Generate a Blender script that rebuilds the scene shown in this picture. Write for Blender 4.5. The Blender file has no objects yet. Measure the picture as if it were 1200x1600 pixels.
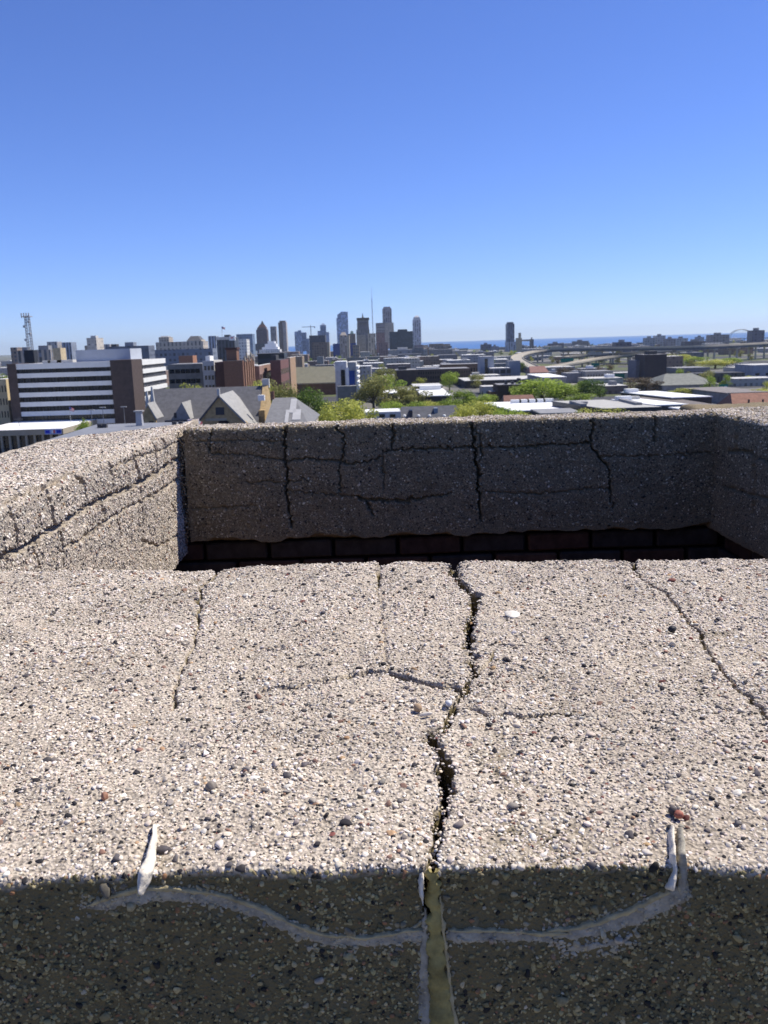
import bpy, bmesh, math, random
import numpy as np
from mathutils import Vector, Matrix

R = math.radians
scene = bpy.context.scene
col = scene.collection

# ------------------------------------------------------------------ camera
F = 1350.0                      # focal length in photo pixels (photo 1200 x 1600)
EYE = 32.0                      # eye height above the street
PITCH = math.atan(265 / F)
ROLL = R(1.75)
_f = np.array([0, math.cos(PITCH), -math.sin(PITCH)])
_u0 = np.array([0, math.sin(PITCH), math.cos(PITCH)])
_r0 = np.array([1.0, 0, 0])
_r = math.cos(ROLL) * _r0 - math.sin(ROLL) * _u0
_u = math.sin(ROLL) * _r0 + math.cos(ROLL) * _u0
cam_d = bpy.data.cameras.new('camera')
cam = bpy.data.objects.new('camera', cam_d)
col.objects.link(cam)
M = Matrix(((_r[0], _u[0], -_f[0], 0), (_r[1], _u[1], -_f[1], 0), (_r[2], _u[2], -_f[2], EYE), (0, 0, 0, 1)))
cam.matrix_world = M
cam_d.sensor_fit = 'VERTICAL'
cam_d.sensor_height = 36.0
cam_d.sensor_width = 27.0
cam_d.lens = 36.0 * F / 1600.0
cam_d.clip_start = 0.02
cam_d.clip_end = 60000
cam_d.dof.use_dof = True
cam_d.dof.focus_distance = 0.72
cam_d.dof.aperture_fstop = 30.4 / 0.95      # about a 1 mm opening
scene.camera = cam
scene.render.resolution_x = 768
scene.render.resolution_y = 1024

# ------------------------------------------------------------------ sky and sun
SUN_EL, SUN_AZ = R(55), R(66)               # azimuth clockwise from the view direction (+Y)
world = bpy.data.worlds.new('World')
scene.world = world
world.use_nodes = True
wn = world.node_tree.nodes
wl = world.node_tree.links
wn.clear()
sky = wn.new('ShaderNodeTexSky')
sky.sky_type = 'NISHITA'
sky.sun_disc = False
sky.sun_elevation = SUN_EL
sky.sun_rotation = SUN_AZ
sky.altitude = 0
sky.air_density = 0.8
sky.dust_density = 0.0
sky.ozone_density = 4.0
bg = wn.new('ShaderNodeBackground')
bg.inputs['Strength'].default_value = 0.086
wo = wn.new('ShaderNodeOutputWorld')
tint = wn.new('ShaderNodeMix'); tint.data_type = 'RGBA'; tint.blend_type = 'MULTIPLY'; tint.inputs['Factor'].default_value = 1
tint.inputs['B'].default_value = (0.785, 0.925, 1.46, 1)     # the camera's cool rendering of a clear sky, the same everywhere
wl.new(sky.outputs[0], tint.inputs['A'])
wl.new(tint.outputs['Result'], bg.inputs[0])
wl.new(bg.outputs[0], wo.inputs[0])
sun_d = bpy.data.lights.new('sun', 'SUN')
sun_d.energy = 5.0
sun_d.angle = R(0.53)
sun_d.color = (1.0, 0.94, 0.84)
sun = bpy.data.objects.new('sun', sun_d)
col.objects.link(sun)
S = Vector((math.sin(SUN_AZ) * math.cos(SUN_EL), math.cos(SUN_AZ) * math.cos(SUN_EL), math.sin(SUN_EL)))
sun.rotation_euler = S.to_track_quat('Z', 'Y').to_euler()
sun.location = (5, -5, 60)
scene.view_settings.view_transform = 'Standard'
scene.view_settings.look = 'None'
scene.view_settings.exposure = 0.33
scene.view_settings.gamma = 1.0
scene.render.engine = 'CYCLES'
scene.cycles.max_bounces = 6
scene.cycles.diffuse_bounces = 3
scene.cycles.glossy_bounces = 2
scene.cycles.transmission_bounces = 3
scene.cycles.transparent_max_bounces = 6
scene.cycles.use_denoising = True
scene.cycles.sample_clamp_indirect = 6

# ------------------------------------------------------------------ measuring helpers (photo pixel -> place)
def ray(px, py):
    return _f + (px - 600) / F * _r - (py - 800) / F * _u

def at(px, py, D):
    """the point at forward distance D metres seen at photo pixel (px, py)"""
    d = ray(px, py)
    p = d * (D / d[1])
    return Vector((p[0], p[1], p[2] + EYE))

def on_z(px, py, z):
    d = ray(px, py)
    p = d * ((z - EYE) / d[2])
    return Vector((p[0], p[1], z))

def on_x(px, py, x):
    d = ray(px, py)
    p = d * (x / d[0])
    return Vector((p[0], p[1], p[2] + EYE))

# ------------------------------------------------------------------ object helpers
def tag(o, label=None, cat=None, group=None, kind=None):
    if label: o['label'] = label
    if cat: o['category'] = cat
    if group: o['group'] = group
    if kind: o['kind'] = kind
    return o

def empty(name, loc, rz=0.0, label=None, cat=None, group=None):
    o = bpy.data.objects.new(name, None)
    o.empty_display_size = 0.2
    col.objects.link(o)
    o.location = loc
    o.rotation_euler = (0, 0, rz)
    return tag(o, label, cat, group)

def link_mesh(name, me, mat, parent=None, loc=None):
    o = bpy.data.objects.new(name, me)
    if mat is not None and not me.materials:
        me.materials.append(mat)
    col.objects.link(o)
    if parent: o.parent = parent
    if loc is not None: o.location = loc
    return o

class MB:
    """collects vertices and faces in local coordinates; build() links them as one mesh object"""
    def __init__(self): self.v = []; self.f = []
    def poly(self, pts):
        n = len(self.v); self.v += [tuple(p) for p in pts]; self.f.append(tuple(range(n, n + len(pts)))); return self
    def box(self, x0, x1, y0, y1, z0, z1):
        n = len(self.v)
        self.v += [(x0, y0, z0), (x1, y0, z0), (x1, y1, z0), (x0, y1, z0), (x0, y0, z1), (x1, y0, z1), (x1, y1, z1), (x0, y1, z1)]
        self.f += [tuple(n + i for i in q) for q in ((3, 2, 1, 0), (4, 5, 6, 7), (0, 1, 5, 4), (1, 2, 6, 5), (2, 3, 7, 6), (3, 0, 4, 7))]
        return self
    def frustum(self, x0, x1, y0, y1, z0, z1, ix, iy):
        n = len(self.v)
        self.v += [(x0, y0, z0), (x1, y0, z0), (x1, y1, z0), (x0, y1, z0),
                   (x0 + ix, y0 + iy, z1), (x1 - ix, y0 + iy, z1), (x1 - ix, y1 - iy, z1), (x0 + ix, y1 - iy, z1)]
        self.f += [tuple(n + i for i in q) for q in ((3, 2, 1, 0), (4, 5, 6, 7), (0, 1, 5, 4), (1, 2, 6, 5), (2, 3, 7, 6), (3, 0, 4, 7))]
        return self
    def prism(self, poly2, fn, d0, d1):
        """a 2D outline extruded: fn(a, b, d) -> xyz"""
        n = len(self.v); k = len(poly2)
        self.v += [fn(a, b, d0) for a, b in poly2] + [fn(a, b, d1) for a, b in poly2]
        self.f += [tuple(range(n, n + k)), tuple(range(n + 2 * k - 1, n + k - 1, -1))]
        for i in range(k):
            j = (i + 1) % k
            self.f.append((n + i, n + k + i, n + k + j, n + j))
        return self
    def tube(self, pts, rad, seg=8):
        pts = [Vector(p) for p in pts]
        if not hasattr(rad, '__len__'): rad = [rad] * len(pts)
        n = len(self.v)
        for i, p in enumerate(pts):
            t = (pts[min(i + 1, len(pts) - 1)] - pts[max(i - 1, 0)]).normalized()
            a = t.orthogonal().normalized(); b = t.cross(a)
            for k in range(seg):
                q = 2 * math.pi * k / seg
                self.v.append(tuple(p + (a * math.cos(q) + b * math.sin(q)) * rad[i]))
        for i in range(len(pts) - 1):
            for k in range(seg):
                k2 = (k + 1) % seg
                self.f.append((n + i * seg + k, n + i * seg + k2, n + (i + 1) * seg + k2, n + (i + 1) * seg + k))
        self.f.append(tuple(n + k for k in range(seg))[::-1])
        self.f.append(tuple(n + (len(pts) - 1) * seg + k for k in range(seg)))
        return self
    def build(self, name, mat, parent=None, smooth=False, loc=None):
        me = bpy.data.meshes.new(name)
        me.from_pydata(self.v, [], self.f)
        bm = bmesh.new(); bm.from_mesh(me)
        bmesh.ops.recalc_face_normals(bm, faces=bm.faces)
        bm.to_mesh(me); bm.free()
        if smooth: me.polygons.foreach_set('use_smooth', [True] * len(me.polygons))
        return link_mesh(name, me, mat, parent, loc)

# ------------------------------------------------------------------ materials
MATS = {}
def newmat(name):
    m = bpy.data.materials.new(name); m.use_nodes = True
    nt = m.node_tree; nt.nodes.clear()
    out = nt.nodes.new('ShaderNodeOutputMaterial')
    bs = nt.nodes.new('ShaderNodeBsdfPrincipled')
    nt.links.new(bs.outputs[0], out.inputs[0])
    return m, nt, bs

def rgb(c): return (c[0], c[1], c[2], 1.0)

def plain(name, c, rough=0.85, var=0.25, scale=0.4, spec=0.3, metal=0.0):
    """one colour broken up by two octaves of object-space noise"""
    if name in MATS: return MATS[name]
    m, nt, bs = newmat(name); N = nt.nodes; L = nt.links
    tc = N.new('ShaderNodeTexCoord')
    no = N.new('ShaderNodeTexNoise'); no.inputs['Scale'].default_value = scale; no.inputs['Detail'].default_value = 6; no.inputs['Roughness'].default_value = 0.65
    L.new(tc.outputs['Object'], no.inputs['Vector'])
    mx = N.new('ShaderNodeMix'); mx.data_type = 'RGBA'
    mx.inputs['A'].default_value = rgb([x * (1 - var) for x in c]); mx.inputs['B'].default_value = rgb([min(1, x * (1 + var)) for x in c])
    rp = N.new('ShaderNodeValToRGB'); rp.color_ramp.elements[0].position = 0.3; rp.color_ramp.elements[1].position = 0.7
    L.new(no.outputs['Fac'], rp.inputs[0]); L.new(rp.outputs[0], mx.inputs['Factor'])
    L.new(mx.outputs['Result'], bs.inputs['Base Color'])
    bs.inputs['Roughness'].default_value = rough; bs.inputs['Specular IOR Level'].default_value = spec; bs.inputs['Metallic'].default_value = metal
    MATS[name] = m
    return m

def windowed(name, wall, glass, floor=3.6, bay=3.0, fw=0.55, fh=0.5, rough=0.3):
    """facade too far away to tell its panes apart: rows of panes between floor bands on every upright face"""
    if name in MATS: return MATS[name]
    m, nt, bs = newmat(name); N = nt.nodes; L = nt.links
    tc = N.new('ShaderNodeTexCoord'); sp = N.new('ShaderNodeSeparateXYZ'); L.new(tc.outputs['Object'], sp.inputs[0])
    def mth(op, a, b=None):
        n = N.new('ShaderNodeMath'); n.operation = op
        for i, q in enumerate((a, b)):
            if q is None: continue
            if isinstance(q, (int, float)): n.inputs[i].default_value = q
            else: L.new(q, n.inputs[i])
        return n.outputs[0]
    u = mth('FRACT', mth('DIVIDE', mth('ADD', mth('ADD', sp.outputs[0], sp.outputs[1]), 1000 * bay), bay))
    v = mth('FRACT', mth('DIVIDE', mth('ADD', sp.outputs[2], 0.0), floor))
    mk = mth('MULTIPLY', mth('LESS_THAN', u, fw), mth('LESS_THAN', v, fh))
    ge = N.new('ShaderNodeNewGeometry'); sn = N.new('ShaderNodeSeparateXYZ'); L.new(ge.outputs['Normal'], sn.inputs[0])
    mk = mth('MULTIPLY', mk, mth('LESS_THAN', mth('ABSOLUTE', sn.outputs[2]), 0.5))
    no = N.new('ShaderNodeTexNoise'); no.inputs['Scale'].default_value = 0.15; no.inputs['Detail'].default_value = 5
    L.new(tc.outputs['Object'], no.inputs['Vector'])
    wv = N.new('ShaderNodeMix'); wv.data_type = 'RGBA'
    wv.inputs['A'].default_value = rgb([x * 0.8 for x in wall]); wv.inputs['B'].default_value = rgb([min(1, x * 1.2) for x in wall])
    L.new(no.outputs['Fac'], wv.inputs['Factor'])
    cb = N.new('ShaderNodeCombineXYZ')
    L.new(mth('FLOOR', mth('DIVIDE', mth('ADD', sp.outputs[0], sp.outputs[1]), bay)), cb.inputs[0]); L.new(mth('FLOOR', mth('DIVIDE', sp.outputs[2], min(floor, 4.0))), cb.inputs[1])
    wh = N.new('ShaderNodeTexWhiteNoise'); L.new(cb.outputs[0], wh.inputs['Vector'])
    gv = N.new('ShaderNodeMix'); gv.data_type = 'RGBA'; gv.inputs['A'].default_value = rgb([x * 0.55 for x in glass]); gv.inputs['B'].default_value = rgb([min(1, x * 2.2 + 0.012) for x in glass])
    L.new(mth('POWER', wh.outputs['Value'], 2.2), gv.inputs['Factor'])
    mx = N.new('ShaderNodeMix'); mx.data_type = 'RGBA'
    L.new(mk, mx.inputs['Factor']); L.new(wv.outputs['Result'], mx.inputs['A']); L.new(gv.outputs['Result'], mx.inputs['B'])
    L.new(mx.outputs['Result'], bs.inputs['Base Color'])
    rm = N.new('ShaderNodeMix'); rm.data_type = 'FLOAT'; rm.inputs['A'].default_value = 0.85; rm.inputs['B'].default_value = rough
    L.new(mk, rm.inputs['Factor']); L.new(rm.outputs['Result'], bs.inputs['Roughness'])
    bs.inputs['Specular IOR Level'].default_value = 0.4
    MATS[name] = m
    return m

glass_m = plain('window_glass', (0.012, 0.014, 0.02), rough=0.12, var=0.4, scale=0.3, spec=0.5)

# ================================================================== the setting
def ground_material():
    m, nt, bs = newmat('city_ground'); N = nt.nodes; L = nt.links
    tc = N.new('ShaderNodeTexCoord')
    v = N.new('ShaderNodeTexVoronoi'); v.inputs['Scale'].default_value = 0.022
    n2 = N.new('ShaderNodeTexNoise'); n2.inputs['Scale'].default_value = 0.08; n2.inputs['Detail'].default_value = 8
    for q in (v, n2): L.new(tc.outputs['Object'], q.inputs['Vector'])
    sp = N.new('ShaderNodeSeparateColor'); L.new(v.outputs['Color'], sp.inputs[0])
    rp = N.new('ShaderNodeValToRGB'); cr = rp.color_ramp; cr.interpolation = 'CONSTANT'
    cr.elements[0].position = 0; cr.elements[0].color = (0.06, 0.06, 0.062, 1)
    for p, c in ((0.22, (0.11, 0.13, 0.04)), (0.42, (0.20, 0.19, 0.165)), (0.6, (0.09, 0.088, 0.085)), (0.72, (0.15, 0.16, 0.055)), (0.84, (0.34, 0.32, 0.28))):
        e = cr.elements.new(p); e.color = rgb(c)
    L.new(sp.outputs[0], rp.inputs[0])
    mx = N.new('ShaderNodeMix'); mx.data_type = 'RGBA'; mx.blend_type = 'MULTIPLY'; mx.inputs['Factor'].default_value = 0.7
    r2 = N.new('ShaderNodeValToRGB'); r2.color_ramp.elements[0].position = 0.35; r2.color_ramp.elements[0].color = (0.4, 0.4, 0.4, 1)
    L.new(n2.outputs['Fac'], r2.inputs[0]); L.new(rp.outputs[0], mx.inputs['A']); L.new(r2.outputs[0], mx.inputs['B'])
    L.new(mx.outputs['Result'], bs.inputs['Base Color']); bs.inputs['Roughness'].default_value = 0.95
    return m
g = MB().poly([(9000, -6000, 0), (9000, 3250, 0), (1500, 3150, 0), (200, 3050, 0), (-420, 3050, 0), (-3350, 23900, 0), (-24000, 23900, 0), (-24000, -6000, 0)]).build('ground', ground_material())
tag(g, kind='structure')

wm, nt, bs = newmat('lake_water')
N = nt.nodes; L = nt.links
tc = N.new('ShaderNodeTexCoord'); no = N.new('ShaderNodeTexNoise'); no.inputs['Scale'].default_value = 0.02; no.inputs['Detail'].default_value = 6
bp = N.new('ShaderNodeBump'); bp.inputs['Strength'].default_value = 0.6; bp.inputs['Distance'].default_value = 3.0
L.new(tc.outputs['Object'], no.inputs['Vector']); L.new(no.outputs['Fac'], bp.inputs['Height']); L.new(bp.outputs[0], bs.inputs['Normal'])
bs.inputs['Base Color'].default_value = (0.035, 0.12, 0.30, 1); bs.inputs['Roughness'].default_value = 0.35; bs.inputs['Specular IOR Level'].default_value = 0.25
w = MB().poly([(-26000, 2900, -1.2), (26000, 2900, -1.2), (26000, 24000, -1.2), (-26000, 24000, -1.2)]).build('water', wm)
tag(w, kind='structure')

# ================================================================== the cracked parapet
RIM = EYE - 0.25                  # top of the coping
XL, XR, YB = -0.65, 1.06, 2.735   # inner faces of the left, right and back walls
rng = np.random.default_rng(7)

def vnoise(x, y, cell, seed):
    """smooth 2D value noise in -1..1"""
    r = np.random.default_rng(seed)
    tab = r.uniform(-1, 1, (256, 256))
    gx = np.asarray(x) / cell + 57.3; gy = np.asarray(y) / cell + 91.7
    ix = np.floor(gx).astype(int); iy = np.floor(gy).astype(int)
    fx = gx - ix; fy = gy - iy
    fx = fx * fx * (3 - 2 * fx); fy = fy * fy * (3 - 2 * fy)
    a = tab[ix % 256, iy % 256]; b = tab[(ix + 1) % 256, iy % 256]; c = tab[ix % 256, (iy + 1) % 256]; d = tab[(ix + 1) % 256, (iy + 1) % 256]
    return (a * (1 - fx) + b * fx) * (1 - fy) + (c * (1 - fx) + d * fx) * fy

def arc(cx, cz, r, a0, a1, n):
    return [(cx + r * math.cos(R(a0 + (a1 - a0) * i / n)), cz + r * math.sin(R(a0 + (a1 - a0) * i / n))) for i in range(n + 1)]

class Coping:
    """a coping run: a cross-section (b, z) carried along t; surface points are addressed as (t, s), s = length along the section"""
    def __init__(self, prof, along, flip=False, warp=None):
        self.p = np.array(prof, float)
        seg = np.hypot(*np.diff(self.p, axis=0).T)
        self.s = np.concatenate([[0], np.cumsum(seg)])
        tg = np.gradient(self.p, self.s, axis=0)
        tg /= np.linalg.norm(tg, axis=1)[:, None]
        n = np.stack([tg[:, 1], -tg[:, 0]], 1)
        if flip: n = -n
        self.n = n; self.along = along; self.warp = warp; self.cracks = []; self.step = None
    def s_of(self, b, z):
        """section length at the section point nearest to (b, z)"""
        d = np.hypot(self.p[:, 0] - b, self.p[:, 1] - z); i = int(np.argmin(d))
        best = (1e9, 0)
        for k in (i - 1, i):
            if 0 <= k < len(self.p) - 1:
                e = self.p[k + 1] - self.p[k]; q = np.clip(((b - self.p[k, 0]) * e[0] + (z - self.p[k, 1]) * e[1]) / (e @ e), 0, 1)
                w = self.p[k] + q * e; dd = math.hypot(w[0] - b, w[1] - z)
                if dd < best[0]: best = (dd, self.s[k] + q * (self.s[k + 1] - self.s[k]))
        return best[1]
    def crack(self, pts, depth, jag=0.0015, seed=0):
        """pts: (t, s, width) along the crack; refined with a jagged walk"""
        r = np.random.default_rng(seed + 11)
        P = [np.array(pts[0], float)]
        for a, b in zip(pts[:-1], pts[1:]):
            a = np.array(a, float); b = np.array(b, float)
            n = max(2, int(np.hypot(*(b - a)[:2]) / 0.006))
            for i in range(1, n + 1):
                q = a + (b - a) * i / n
                if i < n: q[:2] += r.normal(0, jag, 2)
                q[2] *= r.uniform(0.5, 1.5)
                P.append(q)
        self.cracks.append((np.array(P), depth))
    def dist(self, t, s):
        """signed clearance to the nearest crack edge (negative inside) and the sunk depth"""
        clear = np.full(t.shape, 1.0); dep = np.zeros(t.shape)
        for P, depth in self.cracks:
            for a, b in zip(P[:-1], P[1:]):
                pad = 0.02 + max(a[2], b[2])
                m = (t > min(a[0], b[0]) - pad) & (t < max(a[0], b[0]) + pad) & (s > min(a[1], b[1]) - pad) & (s < max(a[1], b[1]) + pad)
                if not m.any(): continue
                tt = t[m]; ss = s[m]; e = b[:2] - a[:2]
                q = np.clip(((tt - a[0]) * e[0] + (ss - a[1]) * e[1]) / (e @ e + 1e-12), 0, 1)
                d = np.hypot(tt - a[0] - q * e[0], ss - a[1] - q * e[1]) - 0.5 * (a[2] + (b[2] - a[2]) * q)
                clear[m] = np.minimum(clear[m], d)
                w = np.clip(1 - d / 0.0013, 0, 1); w = w * w * (3 - 2 * w)
                lip = 0.0009 * np.exp(-np.clip(d, 0, None) / 0.003)
                dep[m] = np.maximum(dep[m], w * depth * np.clip(0.35 + 0.5 * (a[2] + b[2]) / 0.006, 0.3, 1) + lip)
        return clear, dep
    def surf(self, t, s, sink=0.0, rough=1.0):
        b = np.interp(s, self.s, self.p[:, 0]); z = np.interp(s, self.s, self.p[:, 1])
        nb = np.interp(s, self.s, self.n[:, 0]); nz = np.interp(s, self.s, self.n[:, 1])
        if self.warp: b = b + self.warp(t, b, z)
        d = rough * (0.0028 * vnoise(t, s, 0.11, 1) + 0.0016 * vnoise(t, s, 0.035, 2) + 0.0011 * vnoise(t, s, 0.011, 3)) - sink
        if self.step is not None: d = d + self.step(t, s)
        return b + nb * d, z + nz * d, nb, nz
    def place(self, t, b, z):
        if self.along == 'x': return np.stack([t, b, z + RIM], -1)
        return np.stack([b, t, z + RIM], -1)
    def normal(self, nb, nz):
        o = np.zeros_like(nb)
        return np.stack([o, nb, nz], -1) if self.along == 'x' else np.stack([nb, o, nz], -1)
    def mesh(self, name, ts, ss, mat, parent, keep=None, ragged=None):
        T, Sg = np.meshgrid(ts, ss, indexing='ij')
        if ragged is not None: Sg = ragged(T, Sg)
        _, dep = self.dist(T, Sg)
        b, z, _, _ = self.surf(T, Sg, dep)
        co = self.place(T, b, z).reshape(-1, 3)
        nt_, ns = len(ts), len(ss)
        i = np.arange(nt_ * ns).reshape(nt_, ns)
        q = np.stack([i[:-1, :-1], i[1:, :-1], i[1:, 1:], i[:-1, 1:]], -1)
        if keep is not None:
            tc_ = 0.25 * (T[:-1, :-1] + T[1:, :-1] + T[1:, 1:] + T[:-1, 1:]); sc_ = 0.25 * (Sg[:-1, :-1] + Sg[1:, :-1] + Sg[1:, 1:] + Sg[:-1, 1:])
            q = q[keep(tc_, sc_)]
        q = q.reshape(-1, 4)
        used = np.unique(q); remap = np.full(len(co), -1); remap[used] = np.arange(len(used))
        co = co[used]; q = remap[q]
        me = bpy.data.meshes.new(name)
        me.vertices.add(len(co)); me.vertices.foreach_set('co', co.astype(np.float32).ravel())
        me.loops.add(q.size); me.loops.foreach_set('vertex_index', q.astype(np.int32).ravel())
        me.polygons.add(len(q)); me.polygons.foreach_set('loop_start', np.arange(0, q.size, 4, dtype=np.int32))
        me.polygons.foreach_set('use_smooth', np.ones(len(q), bool))
        me.update(calc_edges=True)
        return link_mesh(name, me, mat, parent)

# ---- concrete
def concrete(name, base, dark):
    m, nt, bs = newmat(name); N = nt.nodes; L = nt.links
    tc = N.new('ShaderNodeTexCoord')
    a = N.new('ShaderNodeTexNoise'); a.inputs['Scale'].default_value = 420; a.inputs['Detail'].default_value = 3
    b = N.new('ShaderNodeTexNoise'); b.inputs['Scale'].default_value = 14; b.inputs['Detail'].default_value = 6
    v = N.new('ShaderNodeTexVoronoi'); v.inputs['Scale'].default_value = 480
    for q in (a, b, v): L.new(tc.outputs['Object'], q.inputs['Vector'])
    m1 = N.new('ShaderNodeMix'); m1.data_type = 'RGBA'; m1.inputs['A'].default_value = rgb(dark); m1.inputs['B'].default_value = rgb(base)
    rp = N.new('ShaderNodeValToRGB'); rp.color_ramp.elements[0].position = 0.36; rp.color_ramp.elements[1].position = 0.58
    L.new(a.outputs['Fac'], rp.inputs[0]); L.new(rp.outputs[0], m1.inputs['Factor'])
    m2 = N.new('ShaderNodeMix'); m2.data_type = 'RGBA'; m2.blend_type = 'MULTIPLY'; m2.inputs['Factor'].default_value = 0.45
    r2 = N.new('ShaderNodeValToRGB'); r2.color_ramp.elements[0].position = 0.3; r2.color_ramp.elements[0].color = (0.55, 0.53, 0.5, 1); r2.color_ramp.elements[1].position = 0.62
    L.new(b.outputs['Fac'], r2.inputs[0]); L.new(m1.outputs['Result'], m2.inputs['A']); L.new(r2.outputs[0], m2.inputs['B'])
    L.new(m2.outputs['Result'], bs.inputs['Base Color'])
    bp = N.new('ShaderNodeBump'); bp.inputs['Strength'].default_value = 0.9; bp.inputs['Distance'].default_value = 0.0012
    ad = N.new('ShaderNodeMath'); ad.operation = 'ADD'; L.new(a.outputs['Fac'], ad.inputs[0]); L.new(v.outputs['Distance'], ad.inputs[1])
    L.new(ad.outputs[0], bp.inputs['Height']); L.new(bp.outputs[0], bs.inputs['Normal'])
    bs.inputs['Roughness'].default_value = 0.95; bs.inputs['Specular IOR Level'].default_value = 0.15
    return m
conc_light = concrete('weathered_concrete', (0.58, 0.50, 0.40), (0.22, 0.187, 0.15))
conc_dark = concrete('shaded_concrete', (0.30, 0.245, 0.155), (0.12, 0.098, 0.062))  # darker copy for the far and right walls, their shade put in

# ---- pebbles: six prototypes, scattered by position tables
pebble_lib = bpy.data.collections.new('pebble_shapes')
def pebble_material():
    m, nt, bs = newmat('pebble'); N = nt.nodes; L = nt.links
    at_ = N.new('ShaderNodeAttribute'); at_.attribute_type = 'INSTANCER'; at_.attribute_name = 'tint'
    tc = N.new('ShaderNodeTexCoord'); no = N.new('ShaderNodeTexNoise'); no.inputs['Scale'].default_value = 1.6; no.inputs['Detail'].default_value = 5
    L.new(tc.outputs['Object'], no.inputs['Vector'])
    rp = N.new('ShaderNodeValToRGB'); rp.color_ramp.elements[0].position = 0.3; rp.color_ramp.elements[0].color = (0.68, 0.66, 0.63, 1); rp.color_ramp.elements[1].position = 0.65
    L.new(no.outputs['Fac'], rp.inputs[0])
    mx = N.new('ShaderNodeMix'); mx.data_type = 'RGBA'; mx.blend_type = 'MULTIPLY'; mx.inputs['Factor'].default_value = 1
    L.new(at_.outputs['Color'], mx.inputs['A']); L.new(rp.outputs[0], mx.inputs['B']); L.new(mx.outputs['Result'], bs.inputs['Base Color'])
    bs.inputs['Roughness'].default_value = 0.75; bs.inputs['Specular IOR Level'].default_value = 0.25
    return m
peb_m = pebble_material()
for k in range(7):
    bm = bmesh.new(); bmesh.ops.create_icosphere(bm, subdivisions=2, radius=1.0)
    r_ = random.Random(k); ph = [r_.uniform(0, 6) for _ in range(6)]
    cuts = [(Vector((r_.gauss(0, 1), r_.gauss(0, 1), r_.gauss(0, 1))).normalized(), r_.uniform(0.48, 0.8)) for _ in range(9)]
    for v in bm.verts:
        c = v.co.copy()
        s = 1 + 0.13 * math.sin(2.1 * c.x + ph[0]) + 0.12 * math.sin(2.6 * c.y + ph[1]) + 0.1 * math.sin(3 * c.z + ph[2])
        c *= s
        for nn, dd in cuts:
            e = c.dot(nn) - dd
            if e > 0: c -= nn * e * 0.97
        v.co = c
    me = bpy.data.meshes.new('pebble_shape'); bm.to_mesh(me); bm.free()
    me.polygons.foreach_set('use_smooth', [True] * len(me.polygons)); me.materials.append(peb_m)
    o = bpy.data.objects.new('pebble_shape_%d' % k, me); pebble_lib.objects.link(o)

def pebble_nodes():
    ng = bpy.data.node_groups.new('scatter_pebbles', 'GeometryNodeTree')
    ng.interface.new_socket('Geometry', in_out='INPUT', socket_type='NodeSocketGeometry')
    ng.interface.new_socket('Geometry', in_out='OUTPUT', socket_type='NodeSocketGeometry')
    n = ng.nodes; l = ng.links
    gi = n.new('NodeGroupInput'); go = n.new('NodeGroupOutput')
    ci = n.new('GeometryNodeCollectionInfo'); ci.inputs['Collection'].default_value = pebble_lib
    ci.inputs['Separate Children'].default_value = True; ci.inputs['Reset Children'].default_value = True
    ip = n.new('GeometryNodeInstanceOnPoints'); ip.inputs['Pick Instance'].default_value = True
    def na(t, nm):
        q = n.new('GeometryNodeInputNamedAttribute'); q.data_type = t; q.inputs['Name'].default_value = nm; return q.outputs['Attribute']
    er = n.new('FunctionNodeEulerToRotation')
    l.new(na('FLOAT_VECTOR', 'turn'), er.inputs[0]); l.new(er.outputs[0], ip.inputs['Rotation'])
    l.new(na('FLOAT_VECTOR', 'size'), ip.inputs['Scale']); l.new(na('INT', 'shape'), ip.inputs['Instance Index'])
    l.new(gi.outputs[0], ip.inputs['Points']); l.new(ci.outputs[0], ip.inputs['Instance'])
    l.new(ip.outputs[0], go.inputs[0])
    return ng
PEB = pebble_nodes()

PAL_LIGHT = [((0.74, 0.637, 0.517), 34), ((0.82, 0.735, 0.624), 28), ((0.87, 0.804, 0.722), 15), ((0.58, 0.490, 0.390), 11), ((0.36, 0.323, 0.283), 7), ((0.15, 0.132, 0.125), 7.5),
             ((0.035, 0.031, 0.033), 7.5), ((0.34, 0.196, 0.137), 1.6), ((0.54, 0.363, 0.214), 1.4), ((0.22, 0.088, 0.073), 0.6)]
PAL_BOLD = [((0.64, 0.549, 0.448), 24), ((0.80, 0.735, 0.653), 18), ((0.30, 0.265, 0.234), 15), ((0.12, 0.108, 0.109), 16), ((0.038, 0.034, 0.037), 18), ((0.26, 0.157, 0.117), 5), ((0.20, 0.073, 0.058), 3), ((0.50, 0.323, 0.176), 3)]
PAL_PIT = [((0.03, 0.027, 0.026), 5), ((0.075, 0.068, 0.062), 4), ((0.13, 0.115, 0.10), 3)]  # dark grains that stand in for the shade of small pits
PAL_DARK = [((0.27, 0.225, 0.11), 32), ((0.37, 0.31, 0.155), 20), ((0.13, 0.11, 0.055), 24), ((0.46, 0.39, 0.22), 5), ((0.03, 0.027, 0.022), 9), ((0.30, 0.16, 0.08), 5), ((0.45, 0.40, 0.30), 0.5)]  # front face grains: brown dirt film plus shade in the colour
PAL_SHADE = [((0.35, 0.295, 0.19), 34), ((0.48, 0.40, 0.26), 20), ((0.17, 0.143, 0.092), 24), ((0.80, 0.72, 0.54), 6), ((0.05, 0.045, 0.036), 12)]  # grains of the shaded inner faces, shade mixed into the tones

def palette(pal, n):
    w = np.array([p[1] for p in pal], float); c = np.array([p[0] for p in pal])
    k = rng.choice(len(pal), n, p=w / w.sum())
    return c[k] * rng.uniform(0.82, 1.16, (n, 1)) * rng.uniform(0.97, 1.03, (n, 3))

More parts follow.
